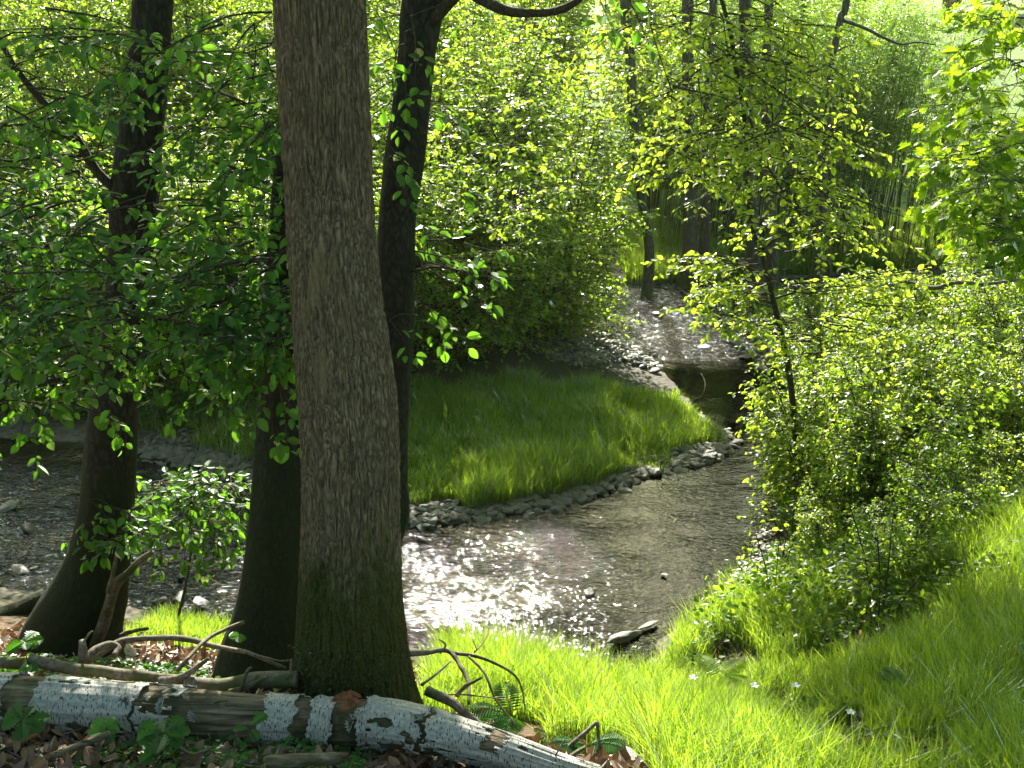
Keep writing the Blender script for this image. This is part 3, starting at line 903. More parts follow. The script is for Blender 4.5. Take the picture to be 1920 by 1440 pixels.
for l_ in [[(1398, 190, 9.5), (1420, 270, 9.3), (1450, 330, 9.2), (1500, 400, 9.1), (1560, 450, 9.0)], [(1385, 120, 9.5), (1430, 150, 9.3), (1500, 200, 9.2), (1580, 260, 9.1)], [(1376, 100, 9.5), (1330, 120, 9.3), (1270, 160, 9.2), (1210, 220, 9.1)],
           [(1402, 300, 9.6), (1360, 300, 9.4), (1310, 310, 9.2)], [(1425, 470, 9.8), (1470, 440, 9.6), (1540, 430, 9.5)], [(1440, 520, 9.8), (1400, 500, 9.6), (1350, 485, 9.5), (1315, 478, 9.4)],
           [(1450, 570, 9.9), (1400, 550, 9.7), (1350, 542, 9.6)], [(1470, 640, 9.9), (1440, 615, 9.7), (1400, 606, 9.6)], [(1450, 560, 9.9), (1520, 540, 9.7), (1600, 520, 9.5), (1680, 500, 9.4)]]:
    pl.limb([P(*a) for a in l_], .012, .003, 12, 5)
sp_rows = [(1210, 30, 30, 5), (1280, 40, 30, 14), (1370, 30, 30, 12), (1450, 50, 35, 16), (1340, 130, 35, 16), (1420, 130, 35, 18), (1500, 120, 30, 14), (1250, 170, 25, 7), (1290, 250, 35, 14), (1380, 230, 35, 16),
           (1460, 230, 35, 18), (1530, 240, 30, 14), (1350, 320, 35, 14), (1440, 330, 35, 14), (1520, 330, 30, 12), (1500, 420, 30, 9), (1580, 400, 25, 8), (1330, 260, 30, 8)]
for (u, v, s_, n) in sp_rows:
    for k in range(max(3, int(n * .95))):
        a = r.uniform(0, 2 * pi)
        pl.spray(P(u + r.normal(0, s_), v + r.normal(0, s_ * .8), 9.3 + r.normal(0, .5)), (cos(a), sin(a), r.normal(-.15, .1)), r.uniform(.4, .75), droop=.5, dens=.9)
for (u, v, du, dz, L, n) in [(1400, 488, -1, .0, .62, 4), (1440, 520, -1, -.1, .6, 3), (1425, 555, -1, .02, .65, 5), (1390, 600, -.8, .02, .5, 3), (1470, 615, -1, .03, .55, 4), (1500, 540, .8, 0, .6, 3), (1560, 525, .9, .05, .6, 3), (1640, 520, .9, .12, .6, 3), (1550, 600, .9, -.1, .7, 4), (1600, 560, .6, 0, .6, 3), (1470, 480, .4, .3, .5, 2), (1530, 640, -.8, 0, .6, 3)]:
    for k in range(n * 2):
        pl.spray(P(u + r.normal(0, 22), v + r.normal(0, 10), 9.5 + r.normal(0, .25)), (du, r.normal(0, .4), dz + r.normal(0, .06)), L * r.uniform(.8, 1.15), droop=.15, dens=1.0)
pl.auto = False
high_crown(pl, pts[-1], 1.55, 13.2, 5.3, 7.0, .9, 2.0, 80, .9)  # unseen crown reaching over the stream, added to shade the lower right bank
pl.finish(yb, M['leaf_young'], M['twig'])

# ================================================================== MAPLE AT THE RIGHT EDGE
mbase = np.array([4.7, 8.9, gz(4.7, 8.9)])
mp = thing('maple_tree', 'broadleaf tree with large bright green leaves at the right edge', 'tree', mbase)
mb = MB(); mtop = mbase + [.1, .2, 6.5]
tube(mb, curve([mbase - [0, 0, .1], mbase + [.05, 0, 2], mbase + [-.05, .1, 4], mtop], 40), np.linspace(.13, .07, 40), 16, rough=.08)
mb.build('trunk', M['bark_grey'], mp, smooth=True)
pl = Plant(.10, .62, MAPLE, .6, .6, 41); r = pl.r; pl.auto = True
for (u, v, su, sv, n) in [(1890, 40, 25, 40, 16), (1900, 120, 18, 30, 10), (1870, 250, 40, 40, 22), (1900, 330, 30, 50, 22), (1840, 340, 28, 30, 12), (1860, 420, 35, 30, 16), (1900, 460, 20, 25, 10), (1820, 290, 15, 15, 5)]:
    c0 = P(u, v, 8.4)
    pl.limb([np.array([mbase[0], mbase[1], c0[2] - .3]), (c0 + mbase * [1, 1, 0] + [0, 0, c0[2]]) * .5 if False else np.array([(c0[0] + mbase[0]) / 2, (c0[1] + mbase[1]) / 2, c0[2] + .05]), c0], .02, .006, 8, 6)
    for k in range(int(n * 1.7)):
        a = r.uniform(0, 2 * pi)
        pl.spray(P(u + r.normal(0, su), v + r.normal(0, sv), 8.3 + r.normal(0, .35)), (cos(a) - .3, sin(a), r.normal(0, .2)), r.uniform(.3, .5), droop=.4, dens=.8)
pl.auto = False
high_crown(pl, mtop - [0, 0, .5], 3.9, 9.8, 5.5, 7.6, 1.5, 2.2, 34, .9)
pl.finish(mp, M['leaf_maple'], M['bark_grey'])


# ================================================================== BUSHES (prototypes, then copies)
def bush(name, label, loc, h, spread, ns, leaf, mat_l, seed, nb=12, L=.7, t0=.15, group=None, wr=.68, lean=(0, 0), sr=.016, shape=OVATE4, cat='bush', dens=.9, tilt=.55, spacing=.85, droop=.3, twigs=True, top_bias=1.0):
    root = thing(name, label, cat, loc, group)
    pl = Plant(leaf, wr, shape, spacing, tilt, seed); r = pl.r
    lx = np.array(loc, float)
    for i in range(ns):
        a = 2 * pi * i / ns + r.normal(0, .4); q = r.uniform(.25, 1)
        e = lx + np.array([cos(a) * spread * q + lean[0], sin(a) * spread * q + lean[1], h * r.uniform(.75, 1.02)])
        b0 = lx + np.array([cos(a) * .15 * spread * q, sin(a) * .15 * spread * q, -.05])
        mid = b0 + (e - b0) * [.35, .35, .55]
        c_ = pl.limb([b0, mid, e], sr * r.uniform(.8, 1.3), .004, n=12, sides=5)
        for k in range(nb):
            tt = t0 + (1 - t0) * r.uniform(0, 1) ** (1 / top_bias)
            j = tt * 11; j0 = min(int(j), 10)
            p_ = c_[j0] + (c_[j0 + 1] - c_[j0]) * (j - j0)
            az = a + r.normal(0, 1.1)
            pl.spray(p_, (cos(az), sin(az), r.uniform(-.1, .5)), L * (1.15 - .5 * tt) * r.uniform(.6, 1.15), droop=droop, dens=dens, wood=twigs)
    pl.finish(root, M[mat_l], M['twig'], branches='stems', twigs=False)
    return root


protoA = bush('hazel_bush', 'broad leafy hazel bush directly behind the grassy point', (-.6, 14.2, gz(-.6, 14.2)), 2.9, 1.9, 12, .070, 'leaf_far', 51, nb=42, L=.95, t0=.12, group='leafy bushes behind the grassy point')
protoB = bush('hazel_bush', 'bushy hazel arching low over the gravel bar upstream', (.7, 16.2, gz(.7, 16.2)), 3.9, 1.6, 11, .068, 'leaf_far', 52, nb=40, L=.9, t0=.05, group='leafy bushes behind the grassy point', lean=(.1, -.3))
protoC = bush('alder_bush', 'tall narrow alder bush on the far left bank', (-5.2, 18.2, gz(-5.2, 18.2)), 5.5, 1.5, 13, .078, 'leaf_far', 53, nb=56, L=.9, t0=.2, group='leafy bushes on the far left bank')
g1, g2, g3 = 'leafy bushes behind the grassy point', 'leafy bushes on the far left bank', 'tall bushes in the back row'
spots = [(protoA, -2.4, 13.9, 1.0, 1.0, 'leafy bush filling the gap left of the leaning beech', g1), (protoC, -.1, 18.0, 2.0, .88, 'taller bush rising behind the hazel at the gravel bar', g1), (protoA, -1.0, 16.9, 4.0, 1.4, 'bright bush showing beside the leaning beech trunk', g1),
         (protoA, .4, 15.3, 2.4, .7, 'hazel bush leaning towards the bend in the stream', g1),
         (protoC, -3.6, 13.4, 2.2, .58, 'tall bush on the far bank between the left beech and the oak', g2), (protoB, -6.6, 13.2, 3.0, .75, 'low bush at the far left shore under the beech leaves', g2), (protoC, -7.2, 15.6, 1.2, .68, 'leafy bush at the far left edge behind the beech', g2), (protoC, -3.2, 17.2, 5.1, .88, 'tall bright bush seen between the two dark beeches', g2),
         (protoC, -8.6, 19.5, .5, 1.1, 'leftmost of the tall bushes in the back row', g3), (protoC, -5.8, 19.8, 1.9, 1.1, 'second of the tall bushes in the back row from the left', g3), (protoC, -3.4, 20.5, 2.7, 1.08, 'tall back row bush behind the oak trunk', g3), (protoC, -1.2, 21.0, 3.9, 1.05, 'tall back row bush just right of the leaning beech', g3),
         (protoC, .8, 21.5, 4.7, .62, 'tall back row bush behind the grey leaning alder', g3), (protoC, 3.0, 23.5, 5.5, .72, 'tall back row bush behind the straight dark alder', g3),
         (protoC, -10.5, 27, .9, 1.4, 'leftmost bush in the rearmost row', g3), (protoC, -7.6, 27.5, 1.9, 1.4, 'rearmost bush behind the left beech', g3), (protoC, -4.6, 28, 2.3, 1.4, 'rearmost bush behind the oak trunk', g3), (protoC, -1.8, 28, 3.3, 1.12, 'rearmost bush right of the leaning beech', g3), (protoC, .8, 28.5, 4.3, 1.12, 'rearmost bush behind the grey alder', g3), (protoC, 3.4, 28.5, 5.3, 1.12, 'rearmost bush behind the straight alder', g3), (protoC, 6.0, 29, .3, 1.12, 'rearmost bush behind the young beech', g3), (protoC, 8.2, 29.5, 1.3, .8, 'rearmost bush behind the thicket', g3),
         (protoC, -15, 36, .4, 1.5, 'leftmost bush far across the meadow', 'bushes far across the meadow'), (protoC, -11, 37, 1.4, 1.5, 'far meadow bush behind the left beech crown', 'bushes far across the meadow'), (protoC, -7, 36, 2.4, 1.5, 'far meadow bush left of the oak', 'bushes far across the meadow'), (protoC, -3, 37, 3.4, 1.5, 'far meadow bush behind the leaning beech', 'bushes far across the meadow'), (protoC, 1, 36, 4.4, 1.5, 'far meadow bush left of the grey alder', 'bushes far across the meadow'), (protoC, 4.4, 37, 5.4, 1.5, 'far meadow bush right of the grey alder', 'bushes far across the meadow'), (protoC, 7.8, 36, .9, 1.5, 'far meadow bush behind the slim forking tree', 'bushes far across the meadow'), (protoC, 10.5, 37, 1.9, .9, 'rightmost bush far across the meadow beside the bright field', 'bushes far across the meadow'),
         (protoC, -6.8, 17.6, 4.4, .85, 'bright bush behind the trunk of the left beech', g2), (protoC, -4.6, 15.2, .3, .66, 'bright bush right of the left beech trunk', g2), (protoB, -4.4, 12.9, 1.0, .85, 'shaded low bush behind the gravel slabs on the left', g2), (protoB, -2.9, 12.8, 4.0, .8, 'shaded low bush between the two dark beeches', g2), (protoB, 1.2, 20.0, 2.9, .5, 'low bush on the far bank behind the riffle', g1),
         (protoC, 4.9, 24.5, .2, 1.15, 'back row bush left of the willow thicket', g3)]
for src, x, y, rz, s, lab, gr in spots:
    dup(src, (x, y, gz(x, y) - .03), rz, s, lab, gr)

# willow thicket of thin upright stems


def willow(label, loc, seed, h=4.2, n=60, lean=.5):
    root = thing('willow_bush', label, 'bush', loc, 'willow bushes with many upright stems')
    pl = Plant(.07, .34, NARROW, .5, .6, seed); r = pl.r; lx = np.array(loc, float)
    for i in range(n):
        b0 = lx + np.array([r.uniform(-1.3, 1.3), r.uniform(-.8, .8), -.05])
        e = b0 + np.array([r.normal(lean, .35), r.normal(0, .3), h * r.uniform(.75, 1.05)])
        c_ = pl.limb([b0, b0 + (e - b0) * [.3, .4, .5], e], r.uniform(.006, .012), .003, n=9, sides=4, rough=0)
        for k in range(24):
            tt = r.uniform(.22, 1) ** .8
            j = tt * 8; j0 = min(int(j), 7)
            az = r.uniform(0, 2 * pi)
            pl.spray(c_[j0] + (c_[j0 + 1] - c_[j0]) * (j - j0), (cos(az) * .5, sin(az) * .5, .8), r.uniform(.25, .5), droop=.3, dens=.6, wood=False)
    pl.finish(root, M['leaf_willow'], M['bark_grey'], branches='stems', twigs=False)
    return root


wa = willow('dense willow bush of upright stems at the left of the thicket', (5.2, 20.6, gz(5.2, 20.6)), 61, 4.8)
wb = willow('willow bush of leaning stems in the middle of the thicket', (6.9, 20.4, gz(6.9, 20.4)), 62, 4.6, 70, .4)
for src, x, y, rz, s, lab in [(wb, 8.6, 20.6, .1, .62, 'willow bush of leaning stems at the right of the thicket'), (wa, 6.1, 22.4, .3, 1.0, 'willow bush behind the middle of the thicket'), (wb, 4.3, 22.5, .2, 1.0, 'willow bush behind the left end of the thicket'), (wa, 7.5, 21.6, -.2, .85, 'willow bush behind the right half of the thicket'), (wa, 3.9, 21.6, .1, .7, 'smaller willow bush by the straight alder trunks')]:
    dup(src, (x, y, gz(x, y)), rz, s, lab, 'willow bushes with many upright stems')

# trees beyond the meadow
fb = bush('field_tree', 'round distant tree at the left end of the field edge', (-34, 78, gz(-34, 78)), 10, 4.5, 14, .55, 'leaf_far', 71, nb=26, L=3.0, t0=.3, group='distant trees beyond the meadow', sr=.16, cat='tree', twigs=False)
for i, (x, y, s) in enumerate([(-22, 74, 1.0), (-11, 80, 1.1), (0, 76, 1.0), (11, 82, 1.1), (23, 86, .9), (34, 90, 1.0), (46, 94, 1.0), (58, 98, 1.1)]):
    dup(fb, (x, y, gz(x, y)), i * 1.3, s, ['distant tree behind the left bushes', 'distant tree hidden behind the oak', 'distant tree behind the leaning beech', 'distant tree above the alders', 'distant tree behind the young beech', 'distant tree on the skyline above the thicket', 'distant tree on the skyline beside the sunlit field', 'distant tree at the right end of the field edge'][i], 'distant trees beyond the meadow')

# ================================================================== RIGHT BANK SHRUBS
g4 = 'low shrubs on the right bank'
s1 = bush('bank_shrub', 'airy shrub with yellow green leaves at the water edge', G(1520, 960), 1.55, .75, 13, .05, 'leaf_young', 81, nb=38, L=.42, t0=.1, group=g4, sr=.007, cat='shrub', dens=1.0)
s2 = bush('bank_shrub', 'dense dark based shrub on the right bank', G(1660, 1010), 1.6, .8, 13, .05, 'leaf_far', 82, nb=40, L=.45, t0=.15, group=g4, sr=.007, cat='shrub', dens=1.0)
for src, u, v, rz, s, lab in [(s2, 1560, 860, 1., .95, 'leafy shrub under the young beech'), (s1, 1640, 900, 2., .95, 'bright shrub in front of the grassy gap'), (s1, 1700, 800, 3., .9, 'bright topped shrub in the middle of the right bank'), (s2, 1560, 740, 2.5, .85, 'shrub beyond the young beech stem'),
                              (s2, 1800, 860, 4., 1.0, 'dark shrub beneath the maple branches'), (s1, 1780, 720, 5., .95, 'pale green shrub below the maple leaves'), (s2, 1900, 760, .7, 1.0, 'shrub at the right edge below the maple'), (s1, 1660, 690, 4.4, .9, 'farthest bright shrub on the right bank'), (s1, 1900, 900, 1.9, .9, 'shrub with tall thin stems at the right edge'), (s2, 1525, 930, 5.2, .75, 'leafy shrub leaning out over the pool edge'), (s1, 1600, 1010, .3, .8, 'bright low shrub at the front of the shrub mass'), (s2, 1760, 1060, 1.1, .55, 'small dark shrub in the shaded grass of the right bank'), (s1, 1540, 1090, 2.9, .5, 'small pale shrub between the pool edge and the shaded grass'), (s2, 1660, 1120, 4.4, .5, 'smallest shrub at the front of the right bank'), (s1, 1860, 1000, .5, .6, 'small bright shrub near the right edge in the grass'), (s2, 1850, 660, 3.3, .9, 'far shrub behind the bare grey branch'), (s1, 1740, 900, 2.6, .95, 'shrub between the dark based one and the maple')]:
    q = G(u, v); dup(src, q, rz, s, lab, g4)
s3 = bush('shore_sapling', 'thin sapling of pale leaves standing at the water edge', G(1450, 1150), .8, .4, 4, .045, 'leaf_young', 83, nb=6, L=.3, t0=.2, sr=.005, cat='sapling', dens=.8)
dup(s3, G(1480, 1060), 2.0, 1.1, 'sapling just upstream of the thin pale one', 'saplings along the right shore')
dup(s3, G(1650, 1200), 4.0, 1.1, 'dark stemmed sapling in the shaded grass', 'saplings along the right shore')
s3['group'] = 'saplings along the right shore'
# sapling between the dark trunks, sunlit on top
ls = thing('beech_sapling', 'beech sapling with a flat sunlit top between the two dark beeches', 'sapling', G(330, 1175))
pl = Plant(.07, .62, OVATE5, .62, .45, 91); r = pl.r
lb = np.array(ls.location)
topz = P(360, 905, 6.9)
pl.auto = True
c_ = pl.limb([lb, (lb + topz) / 2 + [.05, 0, 0], topz], .014, .006, 12, 6)
for k in range(44):
    a = r.uniform(0, 2 * pi); st = P(r.uniform(265, 460), r.uniform(900, 935), r.uniform(6.7, 7.2))
    pl.spray(st, (cos(a) * .8, sin(a) * .5, .0), r.uniform(.22, .42), droop=.25, dens=1.2)
for k in range(34):
    a = r.uniform(0, 2 * pi); st = P(r.uniform(265, 455), r.uniform(935, 1010), r.uniform(6.5, 6.9))
    pl.spray(st, (cos(a) * .8, sin(a) * .5, -.2), r.uniform(.2, .35), droop=.5, dens=.9)
for k in range(14):
    pl.spray(P(r.uniform(150, 260), r.uniform(930, 1000), 6.0), (r.normal(0, .6), -.3, -.1), r.uniform(.15, .25), droop=.5, dens=.8)
for u in (380, 400, 300):
    pl.spray(P(u, 1010, 6.6), (0, 0, -1), .3, dens=.6)
pl.finish(ls, M['leaf_shade'], M['twig'], tilt_to=(0, -.2, .2))


# ================================================================== GRASS, HERBS, LEAF LITTER (stuff)
def blades(mb, x, y, z, hgt, wid, r, lean=.35):
    n = len(x)
    a = r.uniform(0, 2 * pi, n); b = r.uniform(0, 2 * pi, n)
    side = np.stack([np.cos(b), np.sin(b), np.zeros(n)], -1) * (wid * .5)[:, None]
    ld = np.stack([np.cos(a), np.sin(a), np.zeros(n)], -1) * (hgt * lean * r.uniform(.1, 1.6, n))[:, None]
    base = np.stack([x, y, z - .01], -1)
    up = np.array([0, 0, 1.])
    lv = []
    for tt, wv in ((0, 1.0), (.5, .8), (1.0, .08)):
        c0 = base + up * (hgt * (tt - .22 * tt * tt))[:, None] + ld * (tt * tt)
        lv += [c0 - side * wv, c0 + side * wv]
    v = np.stack(lv, 1)
    bi = (np.arange(n) * 6)[:, None]
    mb.add(v.reshape(-1, 3), bi + np.array([0, 1, 3, 2])[None], bi + np.array([2, 3, 5, 4])[None])


def scatter(n, x0, x1, y0, y1, r):
    return r.uniform(x0, x1, n), r.uniform(y0, y1, n)


def inview(x, y, z, pad=.5):
    v = np.stack([x, y, z - CH], -1)
    dep = v[:, 1] * cp - v[:, 2] * sp
    u = v[:, 0] / dep * F / 960
    w_ = (v[:, 1] * sp + v[:, 2] * cp) / dep * F / 720
    return (np.abs(u) < 1 + pad) & (w_ > -1 - pad * 2) & (dep > 0)


def grass_field(name, label, n, x0, x1, y0, y1, mask, h0, h1, w_, seed, clump=1.2):
    r = np.random.default_rng(seed)
    x, y = scatter(n, x0, x1, y0, y1, r)
    d = sdf(x, y); z = ground(x, y)
    dn = vnoise(np.stack([x * clump, y * clump, x * 0], -1)) * .5 + vnoise(np.stack([x * clump * 3.1, y * clump * 3.1, x * 0 + 4], -1)) * .4
    k = mask(x, y, d, dn) & inview(x, y, z)
    x, y, z, dn = x[k], y[k], z[k], dn[k]
    h_ = r.uniform(h0, h1, len(x)) * (1 + .8 * dn)
    mb = MB(); blades(mb, x, y, z, np.maximum(h_, .04), r.uniform(.6, 1.3, len(x)) * w_, r)
    o = mb.build(name, M['grass']); tag(o, label, 'grass', kind='stuff')
    return len(x)


grass_field('grass', 'bright long grass covering the right bank and foreground slope', 640000, -.6, 7.5, 3.0, 11, lambda x, y, d, dn: (d > .12) & (y < 20 - 0) & ((x > .1 + .28 * (y - 4.2)) | ((y > 5.2) & (x > -.55))) & (x > -.6 + 0 * y) & (dn > -.34) & ~((y < 4.4) & (x < .55)), .07, .42, .0062, 1)
grass_field('grass', 'low grass and weeds on the far part of the right bank', 90000, 2.3, 9, 11, 21, lambda x, y, d, dn: (d > .15), .2, .45, .012, 2)
grass_field('grass', 'soft shaded grass on the rounded point inside the bend', 150000, -2.6, 2.6, 9.8, 15, lambda x, y, d, dn: (d > np.where((x > 1.3) & (y > 10.8), .16, .42) + .4 * dn) & (x < 2.8) & (y < 13.0 + .1 * x + .4 * dn), .07, .26, .0075, 3)
grass_field('grass', 'patch of sunlit grass at the water between the dark beeches', 26000, -3.2, -.9, 6.9, 8.3, lambda x, y, d, dn: (d > .0) & (d < .95) & (x > -2.9) & (x < -1.5), .08, .22, .006, 4)
grass_field('grass', 'thin shaded grass along the far left shore', 40000, -8, -1.4, 11, 15, lambda x, y, d, dn: (d > .3) & (dn > .0), .15, .35, .009, 5)
grass_field('grass', 'dark grass below the willow thicket across the stream', 50000, 2, 11, 18.8, 23, lambda x, y, d, dn: (d > .1), .15, .4, .014, 6)


M['straw'] = leaf_mat('straw', (0.16, 0.125, 0.06), (0.20, 0.16, 0.06), 0.4, 0.005, 0.5, 0.4)


def straw(label, n, x0, x1, y0, y1, mask, seed):
    r = np.random.default_rng(seed); x, y = scatter(n, x0, x1, y0, y1, r); d = sdf(x, y); z = ground(x, y)
    dn = vnoise(np.stack([x * 1.6, y * 1.6, x * 0 + 2], -1)); k = mask(x, y, d, dn) & inview(x, y, z); x, y, z = x[k], y[k], z[k]
    mb = MB(); blades(mb, x, y, z, r.uniform(.06, .30, len(x)), r.uniform(.002, .005, len(x)), r, .6)
    tag(mb.build('dead_grass', M['straw']), label, 'dead grass', kind='stuff')


straw('dry straw coloured stalks bent among the green grass of the right bank', 11000, .2, 5.5, 3.8, 12, lambda x, y, d, dn: (d > .2) & (dn > -.1) & ~((y > 9.8) & (x < 2.7)) & (x > .1 + .28 * (y - 4.2)), 21)


def herbs(name, label, n, x0, x1, y0, y1, mask, hmax, leaf, matn, seed, sz=.7):
    r = np.random.default_rng(seed)
    x, y = scatter(n, x0, x1, y0, y1, r); d = sdf(x, y); z = ground(x, y)
    dn = vnoise(np.stack([x * 1.7, y * 1.7, x * 0 + 7], -1))
    k = mask(x, y, d, dn) & inview(x, y, z); x, y, z, dn = x[k], y[k], z[k], dn[k]
    hh = hmax * (.5 + .5 * dn)[:] * r.uniform(.15, 1, len(x))
    pos = np.stack([x, y, z + np.maximum(hh, .015)], -1)
    a = r.uniform(0, 2 * pi, len(x))
    d_ = np.stack([np.cos(a), np.sin(a), r.normal(-.1, .3, len(x))], -1)
    mb = MB(); add_leaves(mb, pos, d_, np.array([0, 0, 1.]) + r.normal(0, .45, (len(x), 3)), leaf * r.uniform(.5, 1.3, len(x)), sz, OVATE4)
    # a stalk under each clump of leaves
    ks = slice(0, len(x), 4)
    blades(mb, x[ks], y[ks], z[ks], np.maximum(hh[ks], .03), np.full(len(x[ks]), .004), r, .1)
    o = mb.build(name, M[matn]); tag(o, label, 'undergrowth', kind='stuff')


herbs('undergrowth', 'leafy weeds and nettles mixed into the right bank', 75000, 1.3, 7, 6.4, 18, lambda x, y, d, dn: (d > .25) & (dn > -.5) & ~((y > 9.8) & (x < 2.9)) & (y < 14.5 + 0 * x), .75, .055, 'leaf_far', 11)
herbs('undergrowth', 'small green leaves creeping over the litter in front of the log', 3600, -2.4, -.35, 3.2, 3.75, lambda x, y, d, dn: (x < -.75 + .3 * dn) & (dn > -.25), .09, .03, 'leaf_herb', 12)
herbs('undergrowth', 'low plants on the shaded slope left of the beech roots', 3000, -3.4, -1.6, 4.3, 6.0, lambda x, y, d, dn: (dn > .1), .12, .04, 'leaf_herb', 13)
herbs('undergrowth', 'dark undergrowth along the far left bank', 26000, -9, -1.2, 12, 18, lambda x, y, d, dn: (d > .4), 1.3, .07, 'leaf_herb', 14)
herbs('undergrowth', 'low green leaves in the grass at the foot of the slope', 14000, -.4, 3.6, 4.0, 7.8, lambda x, y, d, dn: (d > .2) & (dn > -.1) & (x > .1 + .2 * (y - 4.2)), .26, .042, 'leaf_far', 15)

r = np.random.default_rng(33)
lmb = MB()
x, y = scatter(30000, -3.6, 1.1, 3.0, 8, r); d = sdf(x, y)
dn = vnoise(np.stack([x * 2.2, y * 2.2, x * 0], -1))
k = (d > .6) & ((x < .15 + .3 * (4.3 - y) + .2 * dn) | ((y < 3.9) & (x < .8))) & (r.uniform(0, 1, len(x)) < np.where(y < 4.5, 1, .45)); x, y = x[k], y[k]
z = ground(x, y) + r.uniform(.0, .035, len(x))
a = r.uniform(0, 2 * pi, len(x))
add_leaves(lmb, np.stack([x, y, z], -1), np.stack([np.cos(a), np.sin(a), r.normal(.1, .35, len(x))], -1), np.array([0, 0, 1.]) + r.normal(0, .5, (len(x), 3)), r.uniform(.035, .085, len(x)), .55, OVATE5, r.uniform(-.5, .9, len(x)), r.uniform(-.5, .8, len(x)))
o = lmb.build('leaf_litter', M['litter']); tag(o, 'brown curled dead leaves covering the foreground slope', 'leaf litter', kind='stuff')
lmb = MB()
x, y = scatter(5200, .2, 3.4, 3.9, 8.2, r); dn = vnoise(np.stack([x * 2.5, y * 1.2, x * 0 + 3], -1)); k = (dn > .25) & (sdf(x, y) > .4)
x, y = x[k], y[k]; a = r.uniform(0, 2 * pi, len(x))
add_leaves(lmb, np.stack([x, y, ground(x, y) + r.uniform(.02, .07, len(x))], -1), np.stack([np.cos(a), np.sin(a), r.normal(.1, .3, len(x))], -1), np.array([0, 0, 1.]) + r.normal(0, .4, (len(x), 3)), r.uniform(.04, .08, len(x)), .5, OVATE5, .4, .3)
o = lmb.build('leaf_litter', M['litter']); tag(o, 'dry pale leaves lying in the grass at the lower right', 'leaf litter', kind='stuff')


# ================================================================== STONES
def stone_mesh(seed, flat=.45, sub=2):
    """angular flat pebble: a convex hull of random points, slightly bevelled"""
    import bmesh
    r = random.Random(seed)
    bm = bmesh.new()
    for i in range(16):
        th, ph_ = r.uniform(0, 2 * pi), math.acos(r.uniform(-1, 1))
        q = r.uniform(.75, 1)
        bm.verts.new((cos(th) * sin(ph_) * q, sin(th) * sin(ph_) * q * r.uniform(.6, .8), cos(ph_) * flat * q))
    bmesh.ops.convex_hull(bm, input=bm.verts)
    for v in [v for v in bm.verts if not v.link_faces]: bm.verts.remove(v)
    bmesh.ops.bevel(bm, geom=bm.edges[:], offset=.05, segments=1, affect='EDGES')
    me = bpy.data.meshes.new('stone'); bm.to_mesh(me); bm.free()
    return me


smesh = [stone_mesh(i) for i in range(8)]
smeshw = []
for me in smesh:
    me.materials.append(M['stone']); c_ = me.copy(); c_.materials[0] = M['stone_wet']; smeshw.append(c_)
hull = []
for me in smesh[:5]:
    vv = np.zeros(len(me.vertices) * 3); me.vertices.foreach_get('co', vv)
    me.calc_loop_triangles(); tr = np.zeros(len(me.loop_triangles) * 3, int); me.loop_triangles.foreach_get('vertices', tr)
    hull.append((vv.reshape(-1, 3), tr.reshape(-1, 3)))


def stone(pos, s, label, group, wet=False, flat=1.0, rz=None, r=random, name='stone', cat='stone'):
    o = bpy.data.objects.new(name, (smeshw if wet else smesh)[r.randrange(8)])
    C.collection.objects.link(o)
    o.location = pos; o.scale = (s, s, s * flat)
    o.rotation_euler = (r.gauss(0, .18), r.gauss(0, .18), r.uniform(0, 6.28) if rz is None else rz)
    return tag(o, label, cat, group)


def bar_points(n, poly, r):
    """random spots near a polyline given in pixels, with a band width in metres"""
    q = np.array([Z0(u, v)[:2] for u, v in poly])
    seg = np.linalg.norm(np.diff(q, axis=0), axis=1); cum = np.concatenate([[0], np.cumsum(seg)])
    s_ = r.uniform(0, cum[-1], n)
    return np.stack([np.interp(s_, cum, q[:, 0]), np.interp(s_, cum, q[:, 1])], -1)


def gravel(name, label, n, poly, width, s0, s1, seed, big=0, blabel=None, bgroup=None, wet=.0, off=(0, 0)):
    r = np.random.default_rng(seed); rr = random.Random(seed)
    p_ = bar_points(n, poly, r) + np.abs(r.normal(0, width, (n, 1))) * np.array([off]) + r.normal(0, width * .35, (n, 2))
    z = np.maximum(ground(p_[:, 0], p_[:, 1]), -.03)
    mb = MB(); L = np.sort(r.uniform(0, 1, n) ** 2)[::-1] * (s1 - s0) + s0
    for i in range(n):
        if i < big:
            stone((p_[i, 0], p_[i, 1], z[i] + L[i] * .2), L[i] * rr.uniform(1, 1.3), blabel, bgroup, rr.random() < wet, r=rr)
            continue
        hv, ht = hull[i % 5]
        a = r.uniform(0, 2 * pi); tx, ty = r.normal(0, .25, 2)
        v = hv * L[i]
        v = np.stack([v[:, 0] * cos(a) - v[:, 1] * sin(a), v[:, 0] * sin(a) + v[:, 1] * cos(a), v[:, 2]], -1)
        v[:, 2] += v[:, 0] * tx + v[:, 1] * ty
        mb.add(v + [p_[i, 0], p_[i, 1], z[i] + L[i] * .15], ht)
    o = mb.build(name, M['stone']); tag(o, label, 'gravel', kind='stuff')


